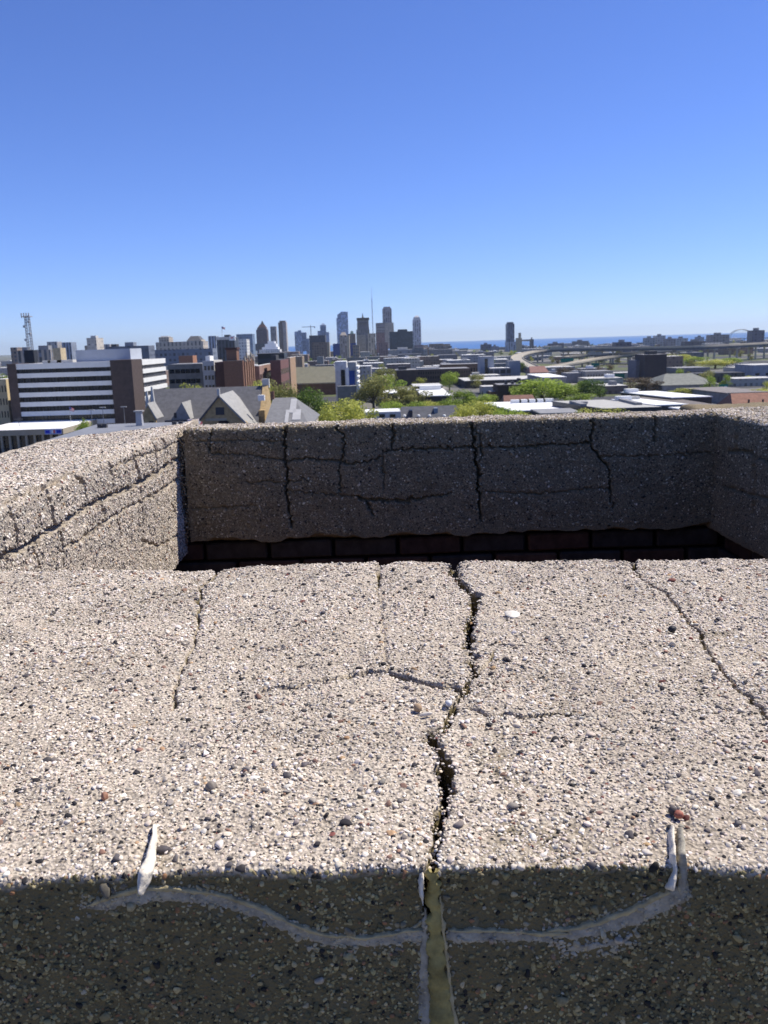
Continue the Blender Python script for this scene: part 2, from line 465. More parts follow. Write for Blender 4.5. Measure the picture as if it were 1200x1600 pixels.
def euler_of(Rm):
    sy = np.hypot(Rm[:, 0, 0], Rm[:, 1, 0])
    return np.stack([np.arctan2(Rm[:, 2, 1], Rm[:, 2, 2]), np.arctan2(-Rm[:, 2, 0], sy), np.arctan2(Rm[:, 1, 0], Rm[:, 0, 0])], 1)

def scatter(c, parent, t0, t1, s0, s1, layers, where=None, tint=None, name='pebbles'):
    """layers: (count per m2, smallest r, largest r, palette, crack clearance)"""
    P, RT, SZ, TN = [], [], [], []
    for dens, r0_, r1_, pal, gap in layers:
        n = int(dens * (t1 - t0) * (s1 - s0))
        t = rng.uniform(t0, t1, n); s = rng.uniform(s0, s1, n)
        r = r0_ + (r1_ - r0_) * rng.beta(1.3, 2.6, n)
        cl, dep = c.dist(t, s)
        if gap < 0:      # grains standing on the broken walls of the cracks
            ok = (np.abs(cl) < 0.0013) & (dep > 0.03); dep = dep * rng.uniform(0.02, 0.75, n) ** 1.5
        if gap >= 0: ok = cl > np.minimum(gap, r * 0.85)
        inside = (cl <= 0) & (rng.uniform(0, 1, n) < 0.35) & (dep > 0.035) & (r < 0.0026)
        if gap >= 0: ok |= inside
        if where is not None: ok &= where(t, s)
        ok &= rng.uniform(0, 1, len(t)) < np.clip(0.95 + 0.55 * vnoise(t, s, 0.06, 41) + 0.35 * vnoise(t, s, 0.018, 42), 0.5, 1)
        t, s, r, dep = t[ok], s[ok], r[ok], dep[ok]; n = len(t)
        b, z, nb, nz = c.surf(t, s, dep + r * rng.uniform(-0.42, 0.38, n))
        P.append(c.place(t, b, z))
        Nn = c.normal(nb, nz); Nn = Nn + rng.normal(0, 0.22, (n, 3)); Nn /= np.linalg.norm(Nn, axis=1)[:, None]
        A = np.cross(Nn, rng.normal(0, 1, (n, 3))); A /= np.linalg.norm(A, axis=1)[:, None]; B = np.cross(Nn, A)
        RT.append(euler_of(np.stack([A, B, Nn], 2)))
        SZ.append(np.stack([r * rng.uniform(0.9, 1.5, n), r * rng.uniform(0.75, 1.1, n), r * rng.uniform(0.5, 0.85, n)], 1))
        cc = palette(pal, n)
        cc = cc * (1 + 0.13 * vnoise(t, s, 0.09, 61) + 0.09 * vnoise(t, s, 0.025, 62))[:, None]      # water stains and worn patches
        if tint is not None: cc = tint(t, s, cc)
        TN.append(cc)
    P = np.concatenate(P); RT = np.concatenate(RT); SZ = np.concatenate(SZ); TN = np.concatenate(TN)
    me = bpy.data.meshes.new(name); me.vertices.add(len(P)); me.vertices.foreach_set('co', P.astype(np.float32).ravel())
    a = me.attributes.new('turn', 'FLOAT_VECTOR', 'POINT'); a.data.foreach_set('vector', RT.astype(np.float32).ravel())
    a = me.attributes.new('size', 'FLOAT_VECTOR', 'POINT'); a.data.foreach_set('vector', SZ.astype(np.float32).ravel())
    a = me.attributes.new('tint', 'FLOAT_COLOR', 'POINT'); a.data.foreach_set('color', np.concatenate([TN, np.ones((len(TN), 1))], 1).astype(np.float32).ravel())
    a = me.attributes.new('shape', 'INT', 'POINT'); a.data.foreach_set('value', rng.integers(0, 7, len(P)).astype(np.int32))
    o = link_mesh(name, me, peb_m, parent)
    md = o.modifiers.new('scatter', 'NODES'); md.node_group = PEB
    return tag(o, kind='stuff')

SMEAR = [[(128, 1428), (160, 1421), (200, 1409), (240, 1406), (300, 1411), (350, 1419), (400, 1432), (433, 1444), (467, 1457), (500, 1467), (533, 1473), (567, 1474), (600, 1470), (633, 1464), (668, 1463), (733, 1464), (800, 1466), (870, 1464), (900, 1458), (933, 1449), (967, 1440), (1000, 1424), (1025, 1411), (1055, 1392)],
         [(880, 1486), (935, 1476), (985, 1463)], [(676, 1346), (680, 1440), (683, 1500), (690, 1580), (698, 1680)]]
def smeared(t, s, cc):
    # grains filmed over by wiped sealant along the beads
    p = np.stack([t, np.full_like(t, YN), np.interp(s, front.s, front.p[:, 1]) - 0.25], 1)
    w = p @ _f; px = 600 + F * (p @ _r) / w; py = 800 - F * (p @ _u) / w
    out = cc.copy()
    for k, path in enumerate(SMEAR):
        d = np.full(t.shape, 1e9)
        for a, b in zip(path[:-1], path[1:]):
            a = np.array(a, float); b = np.array(b, float); e = b - a
            q = np.clip(((px - a[0]) * e[0] + (py - a[1]) * e[1]) / (e @ e), 0, 1)
            d = np.minimum(d, np.hypot(px - a[0] - q * e[0], py - a[1] - q * e[1]))
        reach = (24 if k < 2 else 20 + 22 * np.clip((py - 1346) / 254, 0, 1)) * (1 + 0.5 * vnoise(px, py, 14, 51 + k))
        m = np.clip(1.25 * (1 - d / reach), 0, 0.85)[:, None] * rng.uniform(0.5, 1, (len(t), 1))
        out = out * (1 - m) + np.array([0.50, 0.45, 0.35]) * m
    return out
parapet = empty('rooftop_parapet', (0, 0, 0), label='cracked pebbled concrete parapet coping around an open brick shaft in the foreground', cat='parapet')

# ---- front run -----------------------------------------------------
YN, YF, DEEP = 0.377, 0.972, 0.42
def front_warp(t, b, z):
    w = np.clip((b - YN) / (YF - YN), 0, 1)
    far = np.interp(t, [-0.6, -0.456, -0.225, 0, 0.29, 0.43, 0.8], [0.022, 0.02, 0.004, 0.006, -0.012, -0.027, -0.03])
    near = np.interp(t, [-0.3, -0.19, -0.146, -0.1, 0, 0.072, 0.131, 0.173, 0.3], [0.000, 0.000, 0.003, 0.004, 0.001, 0.0, -0.003, -0.006, -0.008]) + 0.002 * vnoise(t, t * 0, 0.03, 9)
    notch = -0.018 * np.exp(-((t + 0.192) / 0.006) ** 2) - 0.016 * np.exp(-((t + 0.0) / 0.007) ** 2) - 0.02 * np.exp(-((t - 0.078) / 0.010) ** 2) - 0.014 * np.exp(-((t - 0.278) / 0.006) ** 2)
    return w * (far + notch * np.clip((w - 0.9) * 10, 0, 1)) + (1 - w) * near
prof = [(YF, -DEEP), (YF, -0.25), (YF, -0.12), (YF, -0.05)] + arc(YF - 0.014, -0.014, 0.014, 0, 90, 8) + [(YF - 0.1, 0), (0.7, 0), (0.55, 0), (0.45, 0)] + arc(YN + 0.004, -0.004, 0.004, 90, 180, 6) + [(YN, -0.05), (YN, -0.12), (YN, -0.25), (YN, -DEEP)]
front = Coping(prof, 'x', warp=front_warp)
S_FAR = front.s_of(YF - 0.02, 0); S_NEAR = front.s_of(YN + 0.005, 0); S_FACE = front.s_of(YN, -0.012)

def fts(px, py, wpx):
    """photo pixel on the coping's top -> (t, s, width in metres)"""
    p = on_z(px, py, RIM)
    wid = wpx * p.y / F
    return (p.x, front.s_of(min(p.y, YF - 0.001), 0), wid)
def ffs(px, py, wpx=0):
    """photo pixel on the front face -> (t, s, width)"""
    p = at(px, py, YN)
    return (p.x, front.s_of(YN, min(p.z - RIM, -0.009)), wpx * YN / F)

MAIN = [(706, 868, 9), (708, 895, 11), (722, 914, 9), (744, 931, 12), (741, 950, 7), (733, 978, 9), (732, 1003, 6), (736, 1030, 8), (741, 1052, 9), (728, 1074, 4), (717, 1090, 8), (704, 1116, 4), (689, 1141, 7), (679, 1150, 8), (686, 1172, 15), (694, 1200, 19), (701, 1236, 12), (697, 1254, 4), (688, 1272, 13), (683, 1292, 9), (678, 1322, 7), (675, 1350, 7)]
main_ts = [fts(p[0], p[1], p[2] * 1.25) for p in MAIN] + [ffs(676, 1370, 12), ffs(680, 1440, 15), ffs(690, 1600, 20), (0.03, front.s_of(YN, -0.35), 0.006)]
front.crack(main_ts, 0.085, 0.0021, 1)
def fcrack(px, depth, seed, jag=0.0014):
    front.crack([fts(*p) for p in px], depth, jag, seed)
fcrack([(716, 1079, 9), (690, 1075, 10), (660, 1067, 9), (630, 1059, 8.5), (606, 1053, 8), (577, 1052, 7), (550, 1057, 6.5), (525, 1064, 6.5), (500, 1070, 6), (470, 1076, 6), (440, 1080, 6), (408, 1084, 4)], 0.029, 2)
fcrack([(597, 870, 5), (592, 884, 3.5), (592, 912, 2.5), (590, 928, 2)], 0.012, 3)
fcrack([(592, 930, 0.8), (600, 1000, 0.6), (607, 1052, 1.4)], 0.0035, 4)
fcrack([(344, 884, 4), (334, 899, 1.0), (314, 914, 1.6), (309, 940, 2.6), (307, 985, 2.8), (301, 1012, 0.8), (287, 1040, 3.0), (276, 1070, 0.9), (267, 1110, 3.4)], 0.008, 5)
fcrack([(983, 868, 6), (986, 886, 2.6), (1006, 906, 1.4), (1034, 920, 2.6), (1051, 941, 1.8), (1070, 963, 2.8), (1086, 977, 3.4), (1096, 1001, 2.2), (1104, 1017, 2.4), (1126, 1046, 1.6), (1146, 1066, 2.2), (1176, 1092, 3.0), (1206, 1122, 2.6)], 0.013, 6)
fcrack([(735, 1108, 3.6), (762, 1115, 3.6), (790, 1112, 4), (830, 1116, 6.5), (850, 1112, 4.5), (868, 1108, 3.4), (915, 1114, 2.8)], 0.022, 7)
fcrack([(772, 1014, 2), (762, 1035, 2.4), (744, 1056, 3)], 0.008, 8)
fcrack([(300, 1012, 1.6), (255, 1000, 1.4), (215, 985, 1.4), (170, 990, 1.2)], 0.005, 9)

_br = [fts(px, py, 1) for px, py in ((400, 1084), (440, 1080), (500, 1070), (550, 1057), (577, 1052), (606, 1053), (630, 1059), (660, 1067), (690, 1075), (720, 1080))]
def front_step(t, s):
    # the block beyond the branch crack has heaved a few millimetres
    sb = np.interp(t, [p[0] for p in _br], [p[1] for p in _br])
    on = np.clip((t - _br[0][0]) / 0.05, 0, 1) * np.clip((_br[-1][0] + 0.004 - t) / 0.006, 0, 1)
    return np.where(s < sb, 0.0012 * on * np.exp(-(sb - s) / 0.05), 0.0)
front.step = front_step
xc_t = np.array([p[0] for p in main_ts]); xc_s = np.array([p[1] for p in main_ts]); o_ = np.argsort(xc_s); xc_t = xc_t[o_]; xc_s = xc_s[o_]
def crack_x(s): return np.interp(s, xc_s, xc_t)
ts = np.concatenate([np.linspace(-1.02, -0.50, 50), np.linspace(-0.495, 0.48, 800), np.linspace(0.505, 1.43, 90)])
ss = np.concatenate([np.linspace(0, front.s_of(YF, -0.05), 24), np.linspace(front.s_of(YF, -0.05), S_NEAR, 470)[1:], np.linspace(S_NEAR, front.s_of(YN, -0.13), 110)[1:], np.linspace(front.s_of(YN, -0.13), front.s[-1], 14)[1:]])

# face and worn top are one casting: dirt film and face shade coloured below the arris
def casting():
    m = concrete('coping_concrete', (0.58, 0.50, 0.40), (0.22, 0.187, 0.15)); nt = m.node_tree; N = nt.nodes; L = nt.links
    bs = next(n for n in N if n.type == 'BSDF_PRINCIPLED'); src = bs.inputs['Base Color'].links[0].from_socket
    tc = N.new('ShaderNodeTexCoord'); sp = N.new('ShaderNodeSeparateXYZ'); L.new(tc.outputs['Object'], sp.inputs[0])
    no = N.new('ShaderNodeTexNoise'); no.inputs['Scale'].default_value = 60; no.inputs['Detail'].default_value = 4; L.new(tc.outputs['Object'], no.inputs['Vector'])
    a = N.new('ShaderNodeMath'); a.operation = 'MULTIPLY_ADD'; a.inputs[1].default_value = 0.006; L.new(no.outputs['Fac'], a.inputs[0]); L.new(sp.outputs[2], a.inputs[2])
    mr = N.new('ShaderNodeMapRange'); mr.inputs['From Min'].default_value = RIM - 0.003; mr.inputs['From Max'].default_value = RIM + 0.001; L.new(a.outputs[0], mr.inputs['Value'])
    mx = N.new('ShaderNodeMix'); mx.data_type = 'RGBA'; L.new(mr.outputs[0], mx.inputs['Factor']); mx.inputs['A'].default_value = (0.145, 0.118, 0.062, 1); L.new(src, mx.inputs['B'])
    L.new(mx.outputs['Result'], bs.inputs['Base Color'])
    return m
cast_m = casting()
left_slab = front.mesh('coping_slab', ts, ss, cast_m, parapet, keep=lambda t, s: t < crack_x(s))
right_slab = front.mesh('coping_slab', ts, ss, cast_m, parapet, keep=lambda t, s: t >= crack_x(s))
tag(left_slab, 'pale pebbled coping slab left of the main crack'); tag(right_slab, 'pale pebbled coping slab right of the main crack')

def top_layers(k):
    return [(17000 * k, 0.0007, 0.0017, PAL_PIT, 0.001), (420000 * k, 0.0007, 0.0019, PAL_LIGHT, -1), (250000 * k, 0.0006, 0.0014, PAL_LIGHT, 0.0010), (30000 * k, 0.0011, 0.0024, PAL_LIGHT, 0.0018), (4600 * k, 0.0014, 0.0038, PAL_BOLD, 0.003)]
s_top0 = front.s_of(YF, -0.03); s_top1 = front.s_of(YN + 0.001, -0.002)
for slab, side in ((left_slab, -1), (right_slab, 1)):
    wh = (lambda t, s: t < crack_x(s)) if side < 0 else (lambda t, s: t >= crack_x(s))
    t0, t1 = (-0.62, 0.14) if side < 0 else (-0.02, 0.62)
    scatter(front, slab, t0, t1, s_top0, s_top1, top_layers(1.0), wh)
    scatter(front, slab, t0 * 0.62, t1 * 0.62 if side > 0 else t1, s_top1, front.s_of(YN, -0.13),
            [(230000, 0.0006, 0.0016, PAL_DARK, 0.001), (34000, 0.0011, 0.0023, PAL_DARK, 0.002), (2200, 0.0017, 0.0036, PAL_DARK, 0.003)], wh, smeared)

# ---- left run ------------------------------------------------------
XO = -1.0
def left_warp(t, b, z):
    w = np.clip((XL - b) / (XL - XO), 0, 1)
    cut = np.interp(t, [2.1, 2.42, 2.63, 2.76, 2.87, 3.2], [0.0, -0.01, 0.04, 0.19, 0.335, 0.345])
    return w * (cut + 0.008 * vnoise(t, t * 0, 0.12, 21)) - (1 - w) * 0.010 * np.clip((t - 2.45) * -1, 0, 0.5)
LDEEP = 0.41
prof = [(XO, -LDEEP), (XO, -0.2), (XO, -0.06)] + arc(XO + 0.03, -0.03, 0.03, 180, 90, 5) + [(XO + 0.12, 0), (XL - 0.12, 0.002)] + arc(XL - 0.024, -0.024, 0.024, 90, 0, 8) + [(XL, -0.12), (XL, -0.25), (XL, -0.36), (XL, -LDEEP), (XL - 0.05, -LDEEP - 0.01)]
left = Coping(prof, 'y', flip=True, warp=left_warp)
def lts(px, py, wpx, upright=False):
    p = on_x(px, py, XL)
    z = p.z - RIM
    if upright: z = min(z, -0.012)
    elif z > -0.02:
        p = on_z(px, py, RIM); return (p.y, left.s_of(p.x, 0), wpx * p.y / F)
    return (p.y, left.s_of(XL, max(z, -LDEEP)), wpx * p.y / F)
def lcrack(px, depth, seed, jag=0.0035): 
    up = seed in (3, 4, 5, 6, 7, 11, 12, 13, 14, 15, 16, 17, 18)
    left.crack([lts(p[0], p[1], p[2] * (2.3 if up else 1.45), up) for p in px], depth * 1.6, jag * (0.7 if up else 1), seed)
lcrack([(-40, 897, 6), (0, 876, 6), (33, 858, 5.5), (67, 838, 5), (87, 826, 6), (117, 808, 5), (143, 791, 4.5), (173, 776, 4.5), (207, 761, 5), (240, 741, 5), (263, 726, 5), (279, 714, 3)], 0.022, 1)
lcrack([(-30, 800, 3), (0, 785, 3), (50, 764, 3), (73, 756, 5), (118, 736, 3)], 0.010, 2)
lcrack([(78, 768, 3), (84, 796, 3), (88, 822, 3)], 0.012, 3)
lcrack([(124, 737, 3), (135, 752, 3.5), (143, 788, 3.5)], 0.014, 4)
lcrack([(210, 706, 3.5), (216, 735, 4), (219, 757, 4), (221, 772, 2.6), (226, 822, 3.2)], 0.016, 5)
lcrack([(254, 681, 3), (259, 695, 3), (263, 709, 2.5)], 0.012, 6)
lcrack([(163, 788, 3), (168, 808, 3)], 0.010, 7)
lcrack([(97, 861, 2.5), (133, 841, 2.6), (173, 811, 2.8), (200, 794, 2.6), (233, 777, 2.6), (262, 760, 2.8), (280, 748, 3)], 0.010, 8)
lcrack([(173, 733, 1.8), (220, 713, 2), (250, 704, 2), (279, 690, 2)], 0.007, 9)
lcrack([(222, 843, 2.4), (235, 848, 2.6), (250, 854, 2.6), (268, 843, 2.4), (279, 836, 2)], 0.010, 10)
lcrack([(268, 785, 2.4), (275, 800, 2)], 0.008, 11)
lcrack([(20, 790, 2.6), (28, 822, 2.6), (33, 850, 2.4)], 0.010, 12)
lcrack([(173, 722, 2.4), (178, 745, 2.6), (180, 768, 2.6)], 0.010, 13)
lcrack([(97, 832, 2.4), (101, 852, 2.4), (104, 885, 2.2)], 0.010, 14)
lcrack([(240, 690, 2.2), (243, 715, 2.4), (246, 735, 2.4)], 0.009, 15)
lcrack([(55, 850, 2.2), (62, 872, 2.2), (66, 890, 2)], 0.009, 16)
lcrack([(185, 812, 2), (190, 840, 2.2)], 0.008, 17)
lcrack([(252, 745, 2), (256, 762, 2)], 0.008, 18)
lts_t = np.concatenate([np.linspace(0.9, 1.28, 60), np.linspace(1.282, 2.78, 860), np.linspace(2.79, 3.08, 40)])
lss = np.concatenate([np.linspace(0, left.s_of(XO + 0.03, 0), 14), np.linspace(left.s_of(XO + 0.03, 0), left.s_of(XL - 0.1, 0), 70)[1:], np.linspace(left.s_of(XL - 0.1, 0), left.s[-1], 280)[1:]])
left_slab2 = left.mesh('coping_slab', lts_t, lss, conc_light, parapet)
tag(left_slab2, 'sunlit pebbled coping of the side wall with a long crack')
scatter(left, left_slab2, 1.0, 2.98, left.s_of(XO + 0.05, 0), left.s_of(XL, -LDEEP), [(46000, 0.0015, 0.0034, PAL_LIGHT, 0.0012), (8000, 0.0022, 0.0044, PAL_LIGHT, 0.002), (2200, 0.0026, 0.0052, PAL_BOLD, 0.003), (5000, 0.0013, 0.003, PAL_PIT, 0.002)])

# ---- back run ------------------------------------------------------
BDEEP = 0.375
def back_ragged(T, Sg):
    lim = back.s_of(YB, -BDEEP) - 0.012 - 0.012 * vnoise(T, T * 0, 0.16, 31) - 0.007 * vnoise(T, T * 0, 0.03, 32)
    s0 = back.s_of(YB, -0.3)
    k = (Sg > s0) & (Sg <= back.s_of(YB, -BDEEP) + 1e-6)
    return np.where(k, s0 + (Sg - s0) / (back.s_of(YB, -BDEEP) - s0) * (lim - s0), Sg)
prof = [(YB + 0.36, -0.45), (YB + 0.36, -0.11)] + arc(YB + 0.34, -0.10, 0.02, 0, 70, 3) + [(YB + 0.16, -0.02)] + arc(YB + 0.13, -0.018, 0.018, 80, 90, 1) + [(YB + 0.08, 0)] + arc(YB + 0.013, -0.013, 0.013, 90, 180, 6) + [(YB, -0.08), (YB, -0.2), (YB, -0.3), (YB, -BDEEP), (YB + 0.06, -BDEEP - 0.004)]
back = Coping(prof, 'x')
def bts(px, py, wpx):
    p = at(px, py, YB)
    return (p.x, back.s_of(YB, min(0, p.z - RIM)), wpx * YB / F)
def bcrack(px, depth, seed, jag=0.0032): back.crack([bts(p[0], p[1], p[2] * 0.68) for p in px], depth * 1.3, jag, seed)
bcrack([(330, 666, 3), (328, 685, 2.6), (327, 706, 2.4)], 0.012, 1)
bcrack([(444, 660, 4), (445, 690, 3), (445, 714, 3.5), (449, 738, 3.5), (447, 768, 2.6), (451, 798, 3), (456, 824, 3)], 0.02, 2)
bcrack([(526, 658, 3), (531, 676, 3), (538, 689, 3), (536, 713, 2.6), (530, 727, 2), (533, 768, 1.8)], 0.014, 3)
bcrack([(615, 658, 3.4), (613, 702, 3.2)], 0.014, 4)
bcrack([(599, 707, 2), (599, 764, 1.8)], 0.008, 5)
bcrack([(735, 652, 6), (740, 673, 5.5), (740, 698, 5), (745, 706, 4), (742, 727, 5), (749, 735, 4), (747, 768, 4), (751, 812, 3)], 0.026, 6)
bcrack([(744, 668, 2), (752, 692, 2), (752, 714, 2.4), (746, 730, 2)], 0.01, 7)
bcrack([(447, 720, 3), (488, 717, 2.6), (522, 720, 2.8), (547, 725, 2.6), (572, 722, 2.2), (598, 714, 2)], 0.012, 8)
bcrack([(599, 705, 2.8), (660, 702, 2.6), (738, 699, 2.8), (790, 699, 2.2), (830, 697, 2.8), (852, 695, 3), (885, 695, 2.2), (921, 692, 3)], 0.013, 9)
bcrack([(330, 708, 2), (390, 711, 1.6), (443, 720, 2)], 0.008, 10)
bcrack([(384, 753, 1.6), (442, 753, 1.8), (482, 749, 1.4)], 0.007, 11)
bcrack([(560, 776, 4), (575, 782, 6), (605, 782, 5), (634, 784, 5), (663, 778, 4), (705, 770, 2)], 0.014, 12)
bcrack([(572, 784, 4), (584, 805, 3.5)], 0.012, 13)
bcrack([(927, 648, 4.5), (925, 688, 3.6), (921, 693, 3.4), (935, 713, 3.6), (950, 731, 3.4), (954, 763, 2.8), (957, 794, 2.6)], 0.02, 14)
bcrack([(1024, 648, 2.6), (1023, 690, 2)], 0.01, 15)
bcrack([(985, 713, 2), (1047, 712, 1.8)], 0.008, 16)
bcrack([(300, 795, 1.6), (400, 790, 1.4)], 0.006, 17)
bcrack([(1046, 712, 1.8), (1090, 708, 1.8), (1112, 706, 1.8)], 0.008, 18)
bcrack([(935, 713, 2), (985, 713, 1.6)], 0.007, 19)
bcrack([(305, 690, 1.6), (380, 688, 1.8), (445, 690, 1.6)], 0.007, 21)
bcrack([(447, 768, 1.6), (500, 771, 1.6), (560, 776, 2)], 0.007, 22)
bcrack([(757, 768, 1.6), (830, 772, 1.6), (900, 766, 1.6), (954, 763, 1.6)], 0.007, 23)
bts_t = np.linspace(XL - 0.36, XR + 0.36, 760)
bss = np.concatenate([np.linspace(0, back.s_of(YB + 0.16, -0.02), 10), np.linspace(back.s_of(YB + 0.16, -0.02), back.s[-2], 210)[1:], [back.s[-1]]])
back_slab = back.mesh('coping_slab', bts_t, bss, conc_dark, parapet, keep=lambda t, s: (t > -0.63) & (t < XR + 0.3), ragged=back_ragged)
tag(back_slab, 'shaded dark coping of the far wall, cracked into blocks')
s_lit = back.s_of(YB, -0.006)
scatter(back, back_slab, -0.63, XR + 0.25, back.s_of(YB + 0.15, -0.019), s_lit, [(38000, 0.0016, 0.0036, PAL_LIGHT, 0.0012), (5000, 0.0025, 0.0048, PAL_LIGHT, 0.002)])
scatter(back, back_slab, XL, XR, s_lit, back.s_of(YB, -BDEEP) - 0.02, [(34000, 0.0016, 0.0038, PAL_SHADE, 0.0012), (5000, 0.0025, 0.0055, PAL_SHADE, 0.002)])

# ---- right run -----------------------------------------------------
prof = [(XR + 0.35, -0.4), (XR + 0.35, -0.05)] + arc(XR + 0.32, -0.03, 0.03, 0, 90, 4) + [(XR + 0.15, 0)] + arc(XR + 0.02, -0.02, 0.02, 90, 180, 6) + [(XR, -0.1), (XR, -0.25), (XR, -BDEEP), (XR + 0.06, -BDEEP - 0.004)]
right = Coping(prof, 'y')
def rts(px, py, wpx):
    p = on_x(px, py, XR); return (p.y, right.s_of(XR, p.z - RIM), wpx * p.y / F)
right.crack([rts(*p) for p in [(1135, 704, 2.5), (1170, 705, 3.5), (1200, 722, 3.5), (1240, 735, 3)]], 0.02, 0.003, 1)
right.crack([rts(*p) for p in [(1150, 652, 9), (1152, 680, 9), (1150, 704, 9)]], 0.016, 0.003, 2)
right.crack([rts(*p) for p in [(1178, 708, 8), (1180, 750, 8), (1176, 800, 8)]], 0.016, 0.003, 3)
right.crack([rts(*p) for p in [(1128, 760, 3), (1160, 768, 3), (1200, 780, 3)]], 0.012, 0.003, 4)
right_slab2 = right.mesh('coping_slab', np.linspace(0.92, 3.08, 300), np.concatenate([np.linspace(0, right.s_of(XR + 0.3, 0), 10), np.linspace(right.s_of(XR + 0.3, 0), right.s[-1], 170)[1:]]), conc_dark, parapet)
tag(right_slab2, 'shaded coping of the wall opposite the sunlit side wall')
s_rl = right.s_of(XR, -0.008)
scatter(right, right_slab2, 1.6, 2.9, right.s_of(XR + 0.33, -0.01), s_rl, [(34000, 0.0016, 0.0036, PAL_LIGHT, 0.0012), (5000, 0.0025, 0.0048, PAL_LIGHT, 0.002)])
scatter(right, right_slab2, 1.9, YB, s_rl, right.s_of(XR, -BDEEP) - 0.01, [(26000, 0.0016, 0.0038, PAL_SHADE, 0.0012)])

# ---- brick shaft under the coping ---------------------------------
brick_ms = [plain('shaft_brick_%d' % i, c, rough=0.95, var=0.4, scale=22, spec=0.1) for i, c in enumerate([(0.07, 0.038, 0.027), (0.052, 0.032, 0.025), (0.085, 0.046, 0.031), (0.045, 0.036, 0.031)])]
mortar_m = plain('shaft_mortar', (0.035, 0.032, 0.03), rough=1, var=0.4, scale=30, spec=0.05)  # very dark tones for brick and joints inside the shaft
body = MB()
DB = 1.3
body.box(XL - 0.30, XR + 0.30, YB + 0.075, YB + 0.30, RIM - DB, RIM - 0.30)      # back
body.box(XL - 0.30, XL - 0.075, 0.9, YB + 0.072, RIM - DB, RIM - 0.30)
body.box(XR + 0.075, XR + 0.30, 0.9, YB + 0.072, RIM - DB, RIM - 0.30)
body.box(XL - 0.30, XR + 0.30, YN + 0.06, YF - 0.06, RIM - DB, RIM - 0.12)
body.build('mortar_bed', mortar_m, parapet)
bm = bmesh.new(); bmesh.ops.create_cube(bm, size=1.0)
for v in bm.verts: v.co = Vector((v.co.x * 0.2, v.co.y * 0.09, v.co.z * 0.056))
bmesh.ops.bevel(bm, geom=bm.edges[:], offset=0.005, segments=1, affect='EDGES')
bricks_me = []
for m in brick_ms:
    me = bpy.data.meshes.new('brick'); bm.to_mesh(me); me.materials.append(m); bricks_me.append(me)
bm.free()
br = random.Random(3)
for row in range(7):
    z = RIM - BDEEP - 0.034 - row * 0.066
    x = XL - 0.05 + (0.105 if row % 2 else 0.0)
    while x < XR + 0.1:
        o = link_mesh('brick', br.choice(bricks_me), None, parapet, (x, YB + 0.075 + br.uniform(-0.006, 0.006), z)); o.rotation_euler = (0, br.uniform(-0.012, 0.012), br.uniform(-0.02, 0.02))
        x += 0.212
    y = YB - 0.12 + (0.105 if row % 2 else 0.0)
    while y > 1.55:
        for xx in (XR + 0.075, XL - 0.075):
            o = link_mesh('brick', br.choice(bricks_me), None, parapet, (xx + br.uniform(-0.006, 0.006), y, z - (0.035 if xx < 0 else 0))); o.rotation_euler = (0, 0, math.pi / 2 + br.uniform(-0.02, 0.02))
        y -= 0.212
tower = MB()
tower.box(XL - 0.29, XR + 0.29, YN + 0.03, YB + 0.29, -1, RIM - 1.3)
tag(tower.build('brick_tower', plain('tower_brick', (0.18, 0.1, 0.07), scale=3), None), 'brick tower carrying the open shaft under the parapet', 'tower')
deck = MB().box(-9, 9, -14, YN + 0.028, RIM - 1.75, RIM - 1.45).build('roof_deck', plain('roof_gravel', (0.2, 0.19, 0.17), scale=8, var=0.5))
tag(deck, kind='structure')
hotel = MB().box(-9, 9, -14, YN + 0.02, -1, RIM - 1.76).build('roof_block', plain('roof_block_brick', (0.25, 0.17, 0.12), scale=2))
tag(hotel, 'plain brick building below the roof deck', 'building')
# ---- sealant on the front face ------------------------------------
def sealant(name, c, rough, var, scale, spec):
    m = plain(name, c, rough=rough, var=var, scale=scale, spec=spec); nt = m.node_tree; N = nt.nodes; L = nt.links
    bs = next(n for n in N if n.type == 'BSDF_PRINCIPLED'); tc = N.new('ShaderNodeTexCoord')
    no = N.new('ShaderNodeTexNoise'); no.inputs['Scale'].default_value = 330; no.inputs['Detail'].default_value = 5; L.new(tc.outputs['Object'], no.inputs['Vector'])
    bp = N.new('ShaderNodeBump'); bp.inputs['Strength'].default_value = 0.8; bp.inputs['Distance'].default_value = 0.0012
    L.new(no.outputs['Fac'], bp.inputs['Height']); L.new(bp.outputs[0], bs.inputs['Normal'])
    return m
seal_tan = sealant('old_tan_sealant', (0.36, 0.30, 0.17), 0.8, 0.35, 120, 0.2)
seal_grey = sealant('old_grey_sealant', (0.29, 0.265, 0.21), 0.85, 0.45, 140, 0.15)
seal_olive = sealant('olive_sealant', (0.25, 0.205, 0.075), 0.7, 0.45, 90, 0.25)
seal_lit = sealant('lit_sealant', (0.70, 0.63, 0.51), 0.8, 0.2, 160, 0.15)  # pale copy of the sealant, sunlight put into its colour

def face_y(x, z):
    s = np.array([front.s_of(YN, zz - RIM) for zz in z])
    b, _, _, _ = front.surf(np.array(x), s)
    return b

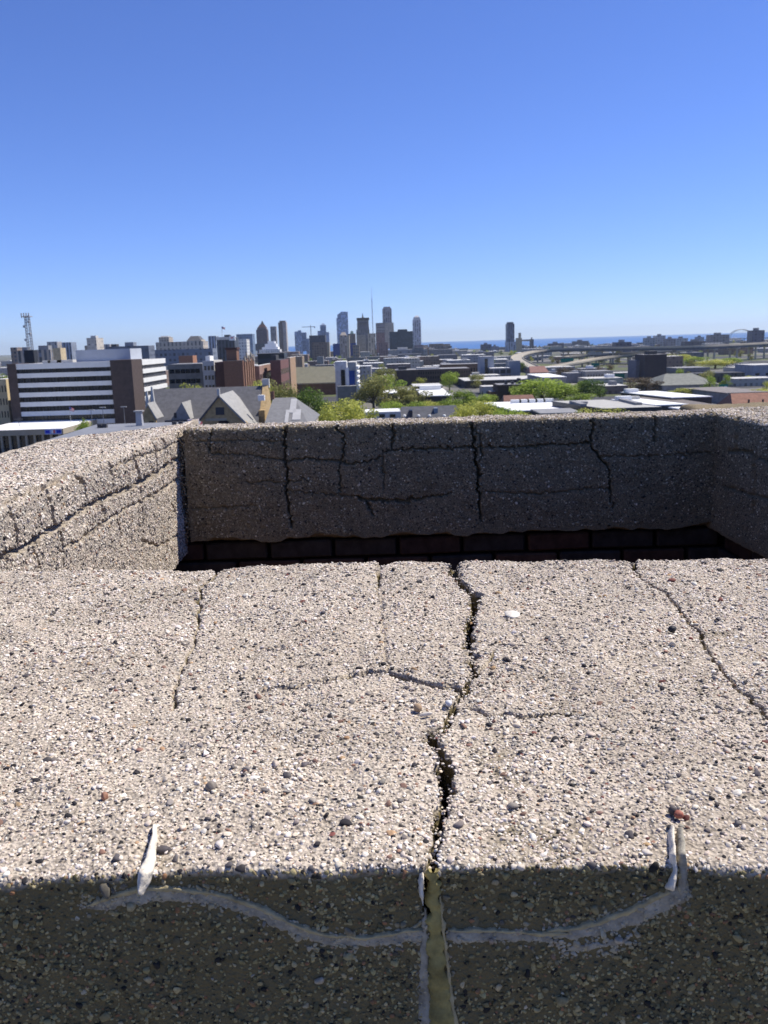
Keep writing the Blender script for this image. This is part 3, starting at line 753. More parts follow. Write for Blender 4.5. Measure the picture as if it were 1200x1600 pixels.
def bead(name, path, thick, mat, parent, frill=0.0, seed=0, lift=-0.0001):
    """a smoothed-on bead of sealant on the upright face; path of (px, py, width px)"""
    rr = np.random.default_rng(seed)
    P = np.array(path, float); q = np.concatenate([[0], np.cumsum(np.hypot(np.diff(P[:, 0]), np.diff(P[:, 1])))])
    n = int(q[-1] / 3.0); qq = np.linspace(0, q[-1], n)
    C = np.stack([np.interp(qq, q, P[:, k]) for k in range(3)], 1)
    ker = np.ones(9) / 9
    for k in range(3):
        pad = np.pad(C[:, k], 4, mode='edge'); C[:, k] = np.convolve(pad, ker, 'valid')
    w = [at(c[0], c[1], YN) for c in C]
    x = np.array([p.x for p in w]); z = np.array([p.z for p in w]); wid = C[:, 2] * YN / F * (1.3 if 'joint' not in name else 1.1)
    tx = np.gradient(x); tz = np.gradient(z); l = np.hypot(tx, tz); nx = -tz / l; nz = tx / l
    K = 9; vs = []; fs = []
    up = np.cumsum(rr.normal(0, 1, n)) * 0.0; j0 = (vnoise(qq, qq * 0, 9, seed + 3) + 0.7 * vnoise(qq, qq * 0, 3.5, seed + 5)) * frill; j1 = (vnoise(qq, qq * 0, 7, seed + 4) + 0.7 * vnoise(qq, qq * 0, 3.5, seed + 6)) * frill
    end = np.clip(np.minimum(np.arange(n), np.arange(n)[::-1]) / 5.0, 0.15, 1) ** 0.6
    rows = []
    for k in range(K):
        a = -1 + 2 * k / (K - 1)
        off = a * (wid / 2 * end + (j0 if a < 0 else j1) * abs(a))
        X = x + nx * off; Z = np.minimum(z + nz * off, RIM - 0.002)
        Y = face_y(X, Z) - lift - thick * (1 - a ** 4) * (0.85 + 0.25 * vnoise(qq, np.full(n, a * 3), 12, seed + 7)) + (0.0012 if k in (0, K - 1) else 0)
        rows.append(np.stack([X, Y, Z], 1))
    V = np.stack(rows, 1).reshape(-1, 3)
    fs = [(i * K + k, (i + 1) * K + k, (i + 1) * K + k + 1, i * K + k + 1) for i in range(n - 1) for k in range(K - 1)]
    mb = MB(); mb.v = [tuple(v) for v in V]; mb.f = fs
    return mb.build(name, mat, parent, smooth=True)

b1 = bead('sealant_bead', [(128, 1428, 10), (160, 1421, 26), (200, 1411, 30), (240, 1408, 28), (300, 1413, 23), (350, 1421, 23), (400, 1434, 24), (433, 1446, 22), (467, 1459, 22), (500, 1469, 20), (533, 1475, 19), (567, 1476, 19), (600, 1472, 21), (633, 1466, 23), (668, 1465, 24)], 0.0005, seal_grey, left_slab, 0.0016, 1)
bead('sealant_edge', [(128, 1424, 5), (165, 1410, 8), (213, 1398, 9), (250, 1398, 9), (300, 1404, 8), (350, 1412, 7), (400, 1425, 8), (433, 1437, 7), (467, 1450, 8), (500, 1461, 8), (533, 1467, 7), (567, 1468, 7), (600, 1463, 6), (633, 1456, 6), (664, 1455, 5)], 0.0019, seal_tan, b1, 0.0009, 2)
b2 = bead('sealant_bead', [(694, 1466, 24), (733, 1466, 20), (770, 1467, 18), (800, 1468, 16), (840, 1469, 13), (870, 1469, 10)], 0.0005, seal_grey, right_slab, 0.0016, 3)
bead('sealant_edge', [(697, 1455, 5), (733, 1456, 6), (800, 1460, 6), (850, 1460, 7), (890, 1455, 9)], 0.0017, seal_tan, b2, 0.0008, 4)
b3 = bead('sealant_bead', [(840, 1464, 8), (870, 1460, 18), (900, 1457, 20), (933, 1450, 24), (967, 1441, 28), (1000, 1425, 34), (1025, 1412, 34), (1045, 1400, 30), (1058, 1390, 24), (1066, 1376, 18), (1069, 1362, 12)], 0.0007, seal_grey, right_slab, 0.002, 5)
bead('sealant_edge', [(850, 1455, 5), (900, 1449, 8), (933, 1440, 9), (967, 1428, 9), (1000, 1411, 9), (1025, 1398, 10), (1046, 1386, 9)], 0.0019, seal_tan, b3, 0.0008, 6)
bead('sealant_bead', [(880, 1486, 8), (905, 1481, 14), (935, 1476, 13), (970, 1468, 10), (985, 1463, 4)], 0.0008, seal_grey, right_slab, 0.0018, 7)
b4 = bead('sealant_joint', [(676, 1345, 14), (677, 1370, 18), (678, 1400, 22), (680, 1440, 27), (682, 1480, 31), (685, 1530, 38), (690, 1580, 44), (696, 1640, 50), (700, 1700, 52)], 0.0030, seal_olive, parapet, 0.0022, 8)
tag(b4, 'olive bead of sealant filling the crack on the front face')
bead('sealant_edge', [(689, 1400, 5), (691, 1440, 6), (696, 1480, 6), (702, 1530, 7), (709, 1580, 8), (716, 1640, 9)], 0.0017, seal_tan, b4, 0.0012, 9)
bead('sealant_smear', [(664, 1420, 5), (664, 1470, 9), (662, 1520, 15), (662, 1570, 20), (664, 1620, 24), (668, 1690, 24)], 0.0005, seal_grey, b4, 0.0014, 10)
bead('lit_spall_edge', [(661, 1362, 10), (658, 1380, 9), (659, 1400, 6), (661, 1414, 3)], 0.006, seal_lit, b4, 0.0012, 11)  # sunlit spall edge drawn as an added pale sliver

def tongue(name, rows, mats, parent):
    """sealant lapped over the arris: strips between successive rows of (px, py, how far it stands in front of the face; None = on the slab's top)"""
    def pt(q):
        px, py, fw = q
        p = on_z(px, py, RIM + 0.0035)
        if p.y > YN + 0.001: return p
        return at(px, py, YN - max(fw or 0.0, 0.0035))
    jr = random.Random(len(rows[0]) + int(rows[0][0][0])); fine = []
    for r_ in rows:
        q_ = []
        for a, b in zip(r_[:-1], r_[1:]):
            for k in range(4):
                u = k / 4; fw = ((b[2] or 0) * u) if (a[2] is None) else a[2] + ((b[2] if b[2] is not None else a[2]) - a[2]) * u
                q_.append((a[0] + (b[0] - a[0]) * u + jr.gauss(0, 0.55), a[1] + (b[1] - a[1]) * u + jr.gauss(0, 0.4), fw))
        q_.append(r_[-1]); fine.append(q_)
    rows = fine
    n = len(rows[0]); W = [[pt(q) for q in r_] for r_ in rows]
    mb = MB(); K = len(rows)
    for r_ in W: mb.v += [tuple(p) for p in r_]
    for r_ in W: mb.v += [tuple(p + Vector((0, 0.007, -0.005))) for p in r_]
    ix = lambda k, i, lo=0: lo * K * n + k * n + i
    cols = []
    for k in range(K - 1):
        for i in range(n - 1):
            mb.f += [(ix(k, i), ix(k + 1, i), ix(k + 1, i + 1), ix(k, i + 1)), (ix(k, i, 1), ix(k, i + 1, 1), ix(k + 1, i + 1, 1), ix(k + 1, i, 1))]; cols += [k, k]
    for e in (0, K - 1):
        for i in range(n - 1): mb.f.append((ix(e, i), ix(e, i + 1), ix(e, i + 1, 1), ix(e, i, 1))); cols.append(min(e, K - 2))
    for e in (0, n - 1):
        for k in range(K - 1): mb.f.append((ix(k, e), ix(k + 1, e), ix(k + 1, e, 1), ix(k, e, 1))); cols.append(k)
    o = mb.build(name, mats[0], parent, smooth=True)
    for m in mats[1:]: o.data.materials.append(m)
    for p, c in zip(o.data.polygons, cols): p.material_index = c
    sd = o.modifiers.new('round', 'SUBSURF'); sd.levels = 1; sd.render_levels = 1
    return o
tongue('sealant_lap', [[(237, 1286, None), (236, 1304, None), (229, 1322, None), (226, 1338, None), (214, 1358, 0.000), (211, 1376, 0.004), (214, 1397, 0.010)],
                       [(240, 1287, None), (239, 1306, None), (237, 1322, None), (234, 1338, None), (229, 1356, 0.004), (221, 1376, 0.009), (216, 1399, 0.0105)],
                       [(241, 1289, None), (242, 1307, None), (239, 1325, None), (240, 1341, None), (236, 1360, 0.001), (231, 1378, 0.003), (219, 1400, 0.008)]], [seal_lit, seal_lit], left_slab)
tongue('sealant_lap', [[(1050, 1288, None), (1049, 1306, None), (1052, 1322, None), (1051, 1340, None), (1053, 1357, 0.002), (1047, 1374, 0.005), (1043, 1388, 0.007)],
                       [(1053, 1289, None), (1053, 1308, None), (1055, 1323, None), (1055, 1341, None), (1057, 1358, 0.006), (1054, 1374, 0.009), (1051, 1391, 0.009)],
                       [(1056, 1290, None), (1055, 1309, None), (1058, 1325, None), (1058, 1344, None), (1061, 1360, 0.003), (1059, 1378, 0.004), (1056, 1394, 0.004)]], [seal_lit, seal_lit], right_slab)
tongue('sealant_lap', [[(1062, 1292, None), (1063, 1309, None), (1063, 1325, None), (1061, 1343, None), (1062, 1360, 0.004), (1061, 1378, 0.005), (1060, 1396, 0.005)],
                       [(1066, 1291, None), (1069, 1311, None), (1070, 1327, None), (1072, 1345, None), (1073, 1362, 0.004), (1072, 1380, 0.005), (1066, 1402, 0.005)],
                       [(1068, 1294, None), (1072, 1313, None), (1073, 1330, None), (1076, 1347, None), (1077, 1364, 0.002), (1075, 1382, 0.003), (1068, 1404, 0.003)]], [seal_grey, seal_grey], right_slab)

# ---- loose bits on the coping -------------------------------------
def stone(name, label, cat, px, py, rx, ry, rz_, c, rot=0.0, seed=0, flat=False):
    bm = bmesh.new(); bmesh.ops.create_icosphere(bm, subdivisions=3, radius=1.0)
    r_ = random.Random(seed); ph = [r_.uniform(0, 6) for _ in range(6)]
    for v in bm.verts:
        q = v.co
        s_ = 1 + 0.1 * math.sin(3 * q.x + ph[0]) + 0.1 * math.sin(3.4 * q.y + ph[1]) + 0.07 * math.sin(5 * q.x + 4 * q.y + ph[2])
        v.co = Vector((q.x * s_ * rx, q.y * s_ * ry, q.z * rz_))
    me = bpy.data.meshes.new(name); bm.to_mesh(me); bm.free(); me.polygons.foreach_set('use_smooth', [True] * len(me.polygons))
    p = on_z(px, py, RIM)
    o = link_mesh(name, me, plain(name + '_stone_%d' % seed, c, rough=0.6, var=0.25, scale=300), None, p + Vector((0, 0, rz_ * 0.55 + 0.0012)))
    o.rotation_euler = (r_.uniform(-0.15, 0.15), r_.uniform(-0.15, 0.15), rot)
    return tag(o, label, cat)
stone('stone_chip', 'flat white stone chip lying right of the main crack', 'stone', 800, 963, 0.0085, 0.0075, 0.0016, (0.62, 0.57, 0.49), -0.3, 1)
stone('pebble', 'grey brown round pebble on the slab just left of the middle', 'pebble', 330, 1238, 0.0032, 0.0030, 0.0036, (0.20, 0.17, 0.14), 0, 2)
stone('pebble', 'red brown pebble at the top of the right sealant strip', 'pebble', 1060, 1279, 0.0028, 0.0022, 0.0022, (0.33, 0.11, 0.07), 0, 3)
stone('pebble', 'dark pebble beside the red brown one above the right sealant strip', 'pebble', 1051, 1273, 0.0026, 0.0022, 0.0024, (0.09, 0.075, 0.07), 0.5, 4)
stone('pebble', 'black pebble alone on the right part of the coping', 'pebble', 1050, 988, 0.0035, 0.003, 0.003, (0.02, 0.02, 0.024), 0.4, 5)
stone('pebble', 'long white pebble left of the main crack', 'pebble', 397, 1223, 0.0042, 0.0022, 0.002, (0.72, 0.68, 0.62), 0.3, 6)
stone('pebble', 'rust coloured pebble on the left part of the coping near its front edge', 'pebble', 164, 1252, 0.0022, 0.0022, 0.0028, (0.30, 0.15, 0.09), 0, 7)
stone('pebble', 'tan rounded pebble left of the open crack', 'pebble', 653, 1112, 0.0034, 0.0026, 0.003, (0.36, 0.25, 0.15), 0.2, 8)
stone('pebble', 'short pale stick shaped pebble next to the tan pebble by the crack', 'pebble', 666, 1120, 0.0046, 0.0014, 0.0014, (0.6, 0.54, 0.46), 0.05, 9)
stone('pebble', 'white egg shaped pebble at the lip of the crack fork', 'pebble', 701, 1104, 0.0022, 0.0028, 0.0024, (0.66, 0.64, 0.62), 0.1, 10)

# dry moss and grit lodged in the crack fork
moss = MB(); mr = random.Random(5)
for k in range(240):
    px, py = mr.choice([(712, 1088), (706, 1100), (700, 1112), (684, 1134), (678, 1146), (688, 1138), (735, 1065)])
    p = on_z(px + mr.gauss(0, 5), py + mr.gauss(0, 6), RIM - mr.uniform(0.001, 0.008))
    d = Vector((mr.gauss(0, 1), mr.gauss(0, 1), mr.uniform(0.1, 1.2))).normalized() * mr.uniform(0.002, 0.006); sd = Vector((mr.gauss(0, 1), mr.gauss(0, 1), 0)).normalized() * 0.00035
    moss.poly([p - sd, p + sd, p + d])
tag(moss.build('dry_moss', plain('dry_moss_stems', (0.09, 0.08, 0.045), var=0.5, scale=300), parapet), kind='stuff')

# ================================================================== buildings of the town
def mk(c, name=None, **k):
    nm = name or 'paint_%d_%d_%d' % tuple(int(x * 1000) for x in c)
    return plain(nm, c, **k)
WHITE = mk((0.78, 0.78, 0.76), 'white_roofing', var=0.08); PALE = mk((0.5, 0.49, 0.46), 'pale_roofing', var=0.15); GREY = mk((0.24, 0.24, 0.245), 'grey_roofing', var=0.2)
DARK = mk((0.06, 0.06, 0.065), 'dark_roofing', var=0.25); NAVY = mk((0.02, 0.026, 0.045), 'navy_metal', rough=0.4, var=0.2)
BRICK = mk((0.22, 0.115, 0.075), 'red_brown_brick', var=0.2, scale=1.5); DBRICK = mk((0.09, 0.045, 0.04), 'dark_brick', var=0.25, scale=1.5); TAN = mk((0.40, 0.34, 0.25), 'tan_masonry', var=0.15, scale=1.2)
CONC = mk((0.40, 0.385, 0.35), 'board_concrete', var=0.12); SLATE = mk((0.10, 0.10, 0.108), 'slate_roofing', var=0.25, scale=1.1); STONE = mk((0.42, 0.30, 0.15), 'rock_faced_stone', var=0.3, scale=1.8)
FOOT = []       # footprints already taken: (x0, x1, y0, y1)

def window_row(parent, host, pts, w, h, axis):
    """windows of one face share one mesh: frame box with a recessed-looking dark pane in front of it"""
    key = (round(w, 2), round(h, 2), axis)
    if key not in WIN:
        a = MB(); a.box(-w / 2, w / 2, -0.06, 0.06, -h / 2, h / 2) if axis == 'y' else a.box(-0.06, 0.06, -w / 2, w / 2, -h / 2, h / 2)
        me = bpy.data.meshes.new('window'); me.from_pydata(a.v, [], a.f); me.materials.append(glass_m); WIN[key] = me
    for p in pts: link_mesh('window', WIN[key], None, parent, p)
WIN = {}

def bld(name, label, cat, px0, px1, ytop, D, dep, wall, roof=GREY, win=None, pent=(), rz=0.0, group=None, foot=True, base=0.0):
    p0 = at(px0, ytop, D); p1 = at(px1, ytop, D); h = at((px0 + px1) / 2, ytop, D).z - base
    w = p1.x - p0.x
    root = empty(name, ((p0.x + p1.x) / 2, D, base), R(rz), label, cat, group)
    MB().box(-w / 2, w / 2, 0, dep, -0.2, h).build('wall', wall, root)
    ins = min(0.5, w * 0.04)
    rf = MB().box(-w / 2 + ins, w / 2 - ins, ins, dep - ins, h - 0.1, h + 0.08).build('roof', roof, root)
    for fx0, fx1, fy0, fy1, ph, pm in pent:
        MB().box(-w / 2 + fx0 * w, -w / 2 + fx1 * w, fy0 * dep, fy1 * dep, h + 0.082, h + ph).build('rooftop_unit', pm, rf)
    if win:
        for face, nr, nc, fw, fh, z0, z1, a0, a1 in win:
            zs = [base * 0 + h * (z0 + (z1 - z0) * (i + 0.5) / nr) for i in range(nr)]
            if face == 'f':
                cw = w * (a1 - a0) / nc
                window_row(root, None, [(-w / 2 + w * a0 + cw * (j + 0.5), -0.045, z) for z in zs for j in range(nc)], cw * fw, h * (z1 - z0) / nr * fh, 'y')
            else:
                cw = dep * (a1 - a0) / nc; x = (w / 2 + 0.045) if face == 'r' else (-w / 2 - 0.045)
                window_row(root, None, [(x, dep * a0 + cw * (j + 0.5), z) for z in zs for j in range(nc)], cw * fw, h * (z1 - z0) / nr * fh, 'x')
    if foot: FOOT.append((p0.x - 3, p1.x + 3, D - 3, D + dep + 3))
    return root, w, h

# ---- the white banded office block --------------------------------
def office():
    D = 320.0
    x0 = at(11, 570, D).x; x1 = at(205, 563, D).x; xb = at(25, 570, D).x; xt = at(172, 563, D).x
    top = at(120, 566, D).z; dep = 50.0; fl = 3.28
    root = empty('office_block', (x1, D, 0), 0, 'long white banded office block with dark brick stair towers', 'office')
    brick = mk((0.085, 0.062, 0.055), 'brown_glazed_brick', var=0.2, scale=0.8); band = mk((0.75, 0.74, 0.70), 'white_precast', var=0.06, scale=0.3)
    gl = windowed('office_glazing', (0.03, 0.032, 0.036), (0.008, 0.009, 0.012), 50, 1.6, 0.92, 1.0, 0.15)
    ox = x1
    MB().box(xb - ox, xt - ox, 0.5, dep, fl * 1.15, top - 0.4).build('glazing', gl, root)
    MB().box(xt - ox, -0.55, 0.55, dep, fl * 1.15, top - 0.4).build('glazing', gl, root)
    MB().box(x0 - ox, xb - ox, -0.4, 12, 0, top + 0.1).build('stair_tower', brick, root)
    MB().box(xt - ox, 0.15, -0.5, 13.5, 0, top + 0.35).build('stair_tower', brick, root)
    for k in range(7):
        z1 = top - k * fl * 1.06
        if z1 < 4: break
        hb = 1.65 if k else 2.0
        MB().box(xb - ox + 0.002, xt - ox - 0.002, -0.15, 0.49, z1 - hb, z1).build('spandrel_band', band, root)
        MB().box(-0.54, 0.25, 13.6, dep, z1 - hb, z1).build('spandrel_band', band, root)
    for j in range(28):   # mullions along the long face
        x = xb - ox + (xt - xb) * (j + 0.5) / 28
        MB().box(x - 0.09, x + 0.09, 0.3, 0.48, 5.2, top - 0.5).build('mullion', mk((0.05, 0.05, 0.055), 'dark_mullion'), root)
    for j in range(18):
        y = 14 + (dep - 14) * (j + 0.5) / 18
        MB().box(-0.53, -0.3, y - 0.12, y + 0.12, 5.2, top - 0.5).build('mullion', mk((0.3, 0.3, 0.33), 'light_mullion'), root)
    MB().box(xb - ox, xt - ox, 3, dep, 0, fl * 1.14).build('ground_floor', mk((0.05, 0.045, 0.045), 'shadowed_base'), root)  # shade below the upper floors put into this dark colour
    for px in (52, 88, 112):
        x = at(px, 650, D).x - ox; MB().box(x - 0.5, x + 0.5, 0.1, 0.9, 0, 5.0).build('column', mk((0.35, 0.34, 0.34), 'column_paint'), root)
    rf = MB().box(xb - ox, -0.3, 1, dep - 1, top - 0.38, top - 0.1).build('roof', PALE, root)
    a = at(118, 548, D + 14).x - ox; b = at(203, 546, D + 14).x - ox
    zt = at(190, 545, D + 14).z
    MB().box(a, b, 14, 30, top - 0.05, zt).build('penthouse', mk((0.42, 0.45, 0.5), 'grey_blue_metal', var=0.08), rf)
    for px, w_ in ((72, 3), (85, 5), (101, 6)):
        x = at(px, 563, D + 8).x - ox; MB().box(x - w_ / 2, x + w_ / 2, 8, 12, top - 0.05, top + 0.9).build('rooftop_unit', PALE, rf)
    FOOT.append((x0 - 4, x1 + 4, D - 5, D + dep + 4))
office()

# ---- church with slate roofs --------------------------------------
def church():
    De, Dr = 190.0, 204.0
    rl = at(238, 608, Dr); rr = at(411, 604, Dr); zr = rl.z; ze = at(320, 674, De).z
    xl = rl.x; xr = rr.x; ox = (xl + xr) / 2; oy = Dr
    root = empty('church', (ox, oy, 0), 0, 'stone church with steep slate roof and gables behind the parapet', 'church')
    hw = Dr - De
    f = lambda x: x - ox
    MB().prism([(-hw, ze), (0, zr), (hw, ze)], lambda a, b, d: (d, a, b), f(xl), f(xr)).build('nave_roof', SLATE, root)
    MB().box(f(xl) + 0.3, f(xr) - 0.3, -hw + 0.8, hw - 0.8, 0, ze - 0.02).build('nave_wall', STONE, root)
    # chimney-like gable wall at the right end
    g = MB().box(f(xr), f(xr) + 1.3, -9.5, 3.0, 0, zr - 5.0); g.prism([(-7, zr - 5.0), (0.3, zr + 0.9), (3, zr - 5.0)], lambda a, b, d: (d, a, b), f(xr), f(xr) + 1.3)
    g.build('gable_wall', STONE, root)
    MB().box(f(xr) - 0.1, f(xr) + 1.5, -0.6, 0.9, zr - 0.5, zr + 1.6).build('finial', PALE, root)
    # big front cross gable
    Dg = 183.0
    a = at(318, 662, Dg); c = at(388, 664, Dg); t = at(342, 617, Dg)
    tz = t.z; zb = a.z; xa, xc, xt = f(a.x) - 2.5, f(c.x) + 0.5, f(t.x)
    yg = Dg - oy
    MB().prism([(xa + 0.4, 0), (xc - 0.4, 0), (xc - 0.4, zb - 0.4), (xt, tz - 0.5), (xa + 0.4, zb - 0.4)], lambda p, q, d: (p, d, q), yg, yg + 0.8).build('front_gable', STONE, root)
    rfm = mk((0.30, 0.295, 0.28), 'lit_shingle', var=0.2, scale=1.2)  # paler than the slate: sunlight on the slopes painted in, also the pale dormer
    MB().prism([(xc, zb - 0.9), (xt, tz), (xt, tz - 0.45), (xc - 0.35, zb - 1.1)], lambda p, q, d: (p, d, q), yg - 0.35, yg + 17.5).build('gable_roof', rfm, root)
    MB().prism([(xa, zb - 0.9), (xt - 0.002, tz), (xt - 0.002, tz - 0.45), (xa + 0.35, zb - 1.1)], lambda p, q, d: (p, d, q), yg - 0.35, yg + 17.5).build('gable_roof', SLATE, root)
    MB().box(xt - 0.25, xt + 0.25, yg - 0.5, yg + 0.2, tz - 0.1, tz + 1.3).build('finial', PALE, root)
    MB().box(xt - 0.9, xt + 0.9, yg - 0.06, yg + 0.1, tz - 4.2, tz - 2.6).build('louvre', DARK, root)
    wv = [(math.cos(q) * 1.7, math.sin(q) * 1.7) for q in np.linspace(0, math.pi, 12)]
    MB().prism([(x + xt + 0.6, z + zb - 1.0) for x, z in wv] + [(xt - 1.1, zb - 5), (xt + 2.3, zb - 5)], lambda p, q, d: (p, d, q), yg - 0.08, yg + 0.1).build('arched_window', glass_m, root)
    MB().box(xa + 3, xc - 5, yg - 0.14, yg + 0.02, tz - 5.4, tz - 4.9).build('string_course', TAN, root)
    # pale triangular dormer
    Dd = 191.0
    a = at(267, 656, Dd); c = at(298, 656, Dd); t = at(284, 629, Dd)
    xa, xc, xt, zb, tz = f(a.x), f(c.x), f(t.x), a.z, t.z
    MB().prism([(xa, zb), (xc, zb), (xt, tz)], lambda p, q, d: (p, d, q), Dd - oy, Dd - oy + 9).build('dormer', rfm, root)
    MB().box(f(at(272, 650, Dd).x), f(at(276, 650, Dd).x), Dd - oy - 0.06, Dd - oy + 0.1, at(274, 653, Dd).z, at(274, 645, Dd).z).build('dormer_window', DARK, root)
    MB().box(xa - 1, xc + 1, Dd - oy - 1.5, Dd - oy + 0.3, zb - 1.4, zb - 0.02).build('dormer_sill', NAVY, root)
    # small gable with finials at the left end
    Ds = 186.0
    a = at(221, 652, Ds); c = at(243, 650, Ds); t = at(231, 632, Ds)
    xa, xc, xt, zb, tz = f(a.x), f(c.x), f(t.x), a.z, t.z; ys = Ds - oy
    MB().prism([(xa, 0), (xc, 0), (xc, zb), (xt, tz), (xa, zb)], lambda p, q, d: (p, d, q), ys, ys + 0.7).build('side_gable', STONE, root)
    MB().prism([(xc + 0.3, zb - 0.4), (xt, tz + 0.3), (xt, tz - 0.1), (xc, zb - 0.6)], lambda p, q, d: (p, d, q), ys - 0.3, ys + 6).build('side_gable_roof', rfm, root)
    wv = [(math.cos(q) * 0.75 + (xa + xc) / 2 + 0.5, math.sin(q) * 0.75 + zb - 1.6) for q in np.linspace(0, math.pi, 10)]
    MB().prism(wv, lambda p, q, d: (p, d, q), ys - 0.06, ys + 0.1).build('arched_window', glass_m, root)
    for px, yt in ((229, 611), (237, 604)):
        q = at(px, yt, Ds + 8); MB().frustum(f(q.x) - 0.55, f(q.x) + 0.55, ys + 7.4, ys + 8.6, q.z - 6, q.z, 0.4, 0.4).build('pinnacle', PALE, root)
    # right wing, hipped, with roof lights
    Dw0, Dw1 = 172.0, 196.0
    q0 = at(418, 626, Dw1); q1 = at(462, 619, Dw1); zt = q1.z; za = at(455, 668, Dw0).z
    x0, x1 = f(at(417, 640, Dw0 + 8).x), f(at(492, 650, Dw0 + 14).x); xr_ = f(at(463, 620, Dw1).x)
    y0, y1 = Dw0 - oy, Dw1 - oy
    mb = MB(); V = [(x0, y0, za), (x1, y0, za), (x1, y1 + 6, za), (x0, y1 + 6, za), (x0, y1 - 4, zt), (xr_, y1 - 4, zt)]
    mb.v = V; mb.f = [(0, 1, 5, 4), (1, 2, 5), (2, 3, 4, 5), (3, 0, 4), (3, 2, 1, 0)]
    wroof = mb.build('wing_roof', mk((0.17, 0.17, 0.172), 'grey_shingle', var=0.2, scale=1.2), root)
    MB().box(x0 + 0.4, x1 - 0.4, y0 + 0.4, y1 + 5.6, 0, za - 0.02).build('wing_wall', TAN, root)
    nrm = Vector((0, -(zt - za), (y1 - 4 - y0))).normalized()
    for (u0, u1, v0, v1) in ((0.44, 0.52, 0.15, 0.55), (0.52, 0.66, 0.45, 0.93), (0.60, 0.78, 0.22, 0.56)):
        def rp(u, v): return Vector((x0 + (x1 - x0) * u + (xr_ - x1) * v * 0.2, y0 + (y1 - 4 - y0) * v, za + (zt - za) * v)) + nrm * 0.12
        c = [rp(u0, v0), rp(u1, v0), rp(u1, v1), rp(u0, v1)]
        m2 = MB(); m2.v = [tuple(p) for p in c] + [tuple(p - nrm * 0.2) for p in c]; m2.f = [(0, 1, 2, 3), (4, 5, 1, 0), (5, 6, 2, 1), (6, 7, 3, 2), (7, 4, 0, 3)]
        m2.build('roof_panel', mk((0.36, 0.36, 0.36), 'pale_roof_panel', var=0.1), wroof)
    MB().box(xr_ - 8, xr_ - 6.6, y1 - 4.6, y1 - 3.4, zt - 0.5, zt + 0.7).build('roof_vent', WHITE, wroof)
    MB().box(xr_ - 5.2, xr_ - 4.4, y1 - 5, y1 - 4.2, zt - 0.5, zt + 1.5).build('chimney', BRICK, wroof)
    FOOT.append((xl - 6, at(492, 650, 190).x + 4, 168, 222))
church()

# ---- near maroon-edged flat roof with a vent stack -----------------
def near_roof():
    z = at(200, 668, 150).z
    a = at(75, 690, 118); b = at(316, 662, 160)
    root = empty('flat_roof_building', (at(200, 670, 140).x, 140, 0), 0, 'flat grey roofed building with maroon fascia just beyond the left coping', 'building')
    ox, oy = root.location.x, 140
    poly = [(at(60, 692, 118).x - ox - 4, 116 - oy), (at(300, 690, 118).x - ox, 116 - oy), (at(316, 664, 158).x - ox, 158 - oy), (at(150, 664, 158).x - ox, 158 - oy)]
    mar = mk((0.16, 0.03, 0.04), 'maroon_fascia', var=0.15)
    MB().prism(poly, lambda p, q, d: (p, q, d), -0.2, z - 0.9).build('wall', mk((0.10, 0.035, 0.04), 'maroon_wall'), root)
    MB().prism(poly, lambda p, q, d: (p * 1.004, q * 1.004, d), z - 0.88, z - 0.02).build('fascia', mar, root)
    MB().prism([(p * 0.985, q * 0.985) for p, q in poly], lambda p, q, d: (p, q, d), z - 0.5, z + 0.06).build('roof', mk((0.20, 0.21, 0.235), 'gravelled_roofing', var=0.15), root)
    q = at(217, 660, 152); st = MB().frustum(q.x - ox - 0.55, q.x - ox + 0.55, 152 - oy, 153.1 - oy, z, z + 2.5, 0.08, 0.08).build('vent_stack', mk((0.35, 0.35, 0.36), 'galvanised', rough=0.5), root)
    MB().box(q.x - ox - 0.75, q.x - ox + 0.75, 151.8 - oy, 153.3 - oy, z + 2.5, z + 2.7).build('cap', mk((0.3, 0.3, 0.3), 'galvanised_cap'), st)
    for px in (155, 163, 272, 282):
        q = at(px, 666, 150); MB().box(q.x - ox - 0.35, q.x - ox + 0.35, 150 - oy, 150.8 - oy, z + 0.06, z + 0.75).build('rooftop_unit', DARK, root)
    q = at(305, 660, 157.5); MB().box(q.x - ox - 1.4, q.x - ox + 0.6, 157.6 - oy, 158.05 - oy, z - 0.8, z + 0.45).build('coping', mk((0.6, 0.5, 0.52), 'pink_white_metal'), root)
    FOOT.append((at(60, 690, 118).x - 8, at(316, 664, 158).x + 2, 112, 162))
near_roof()

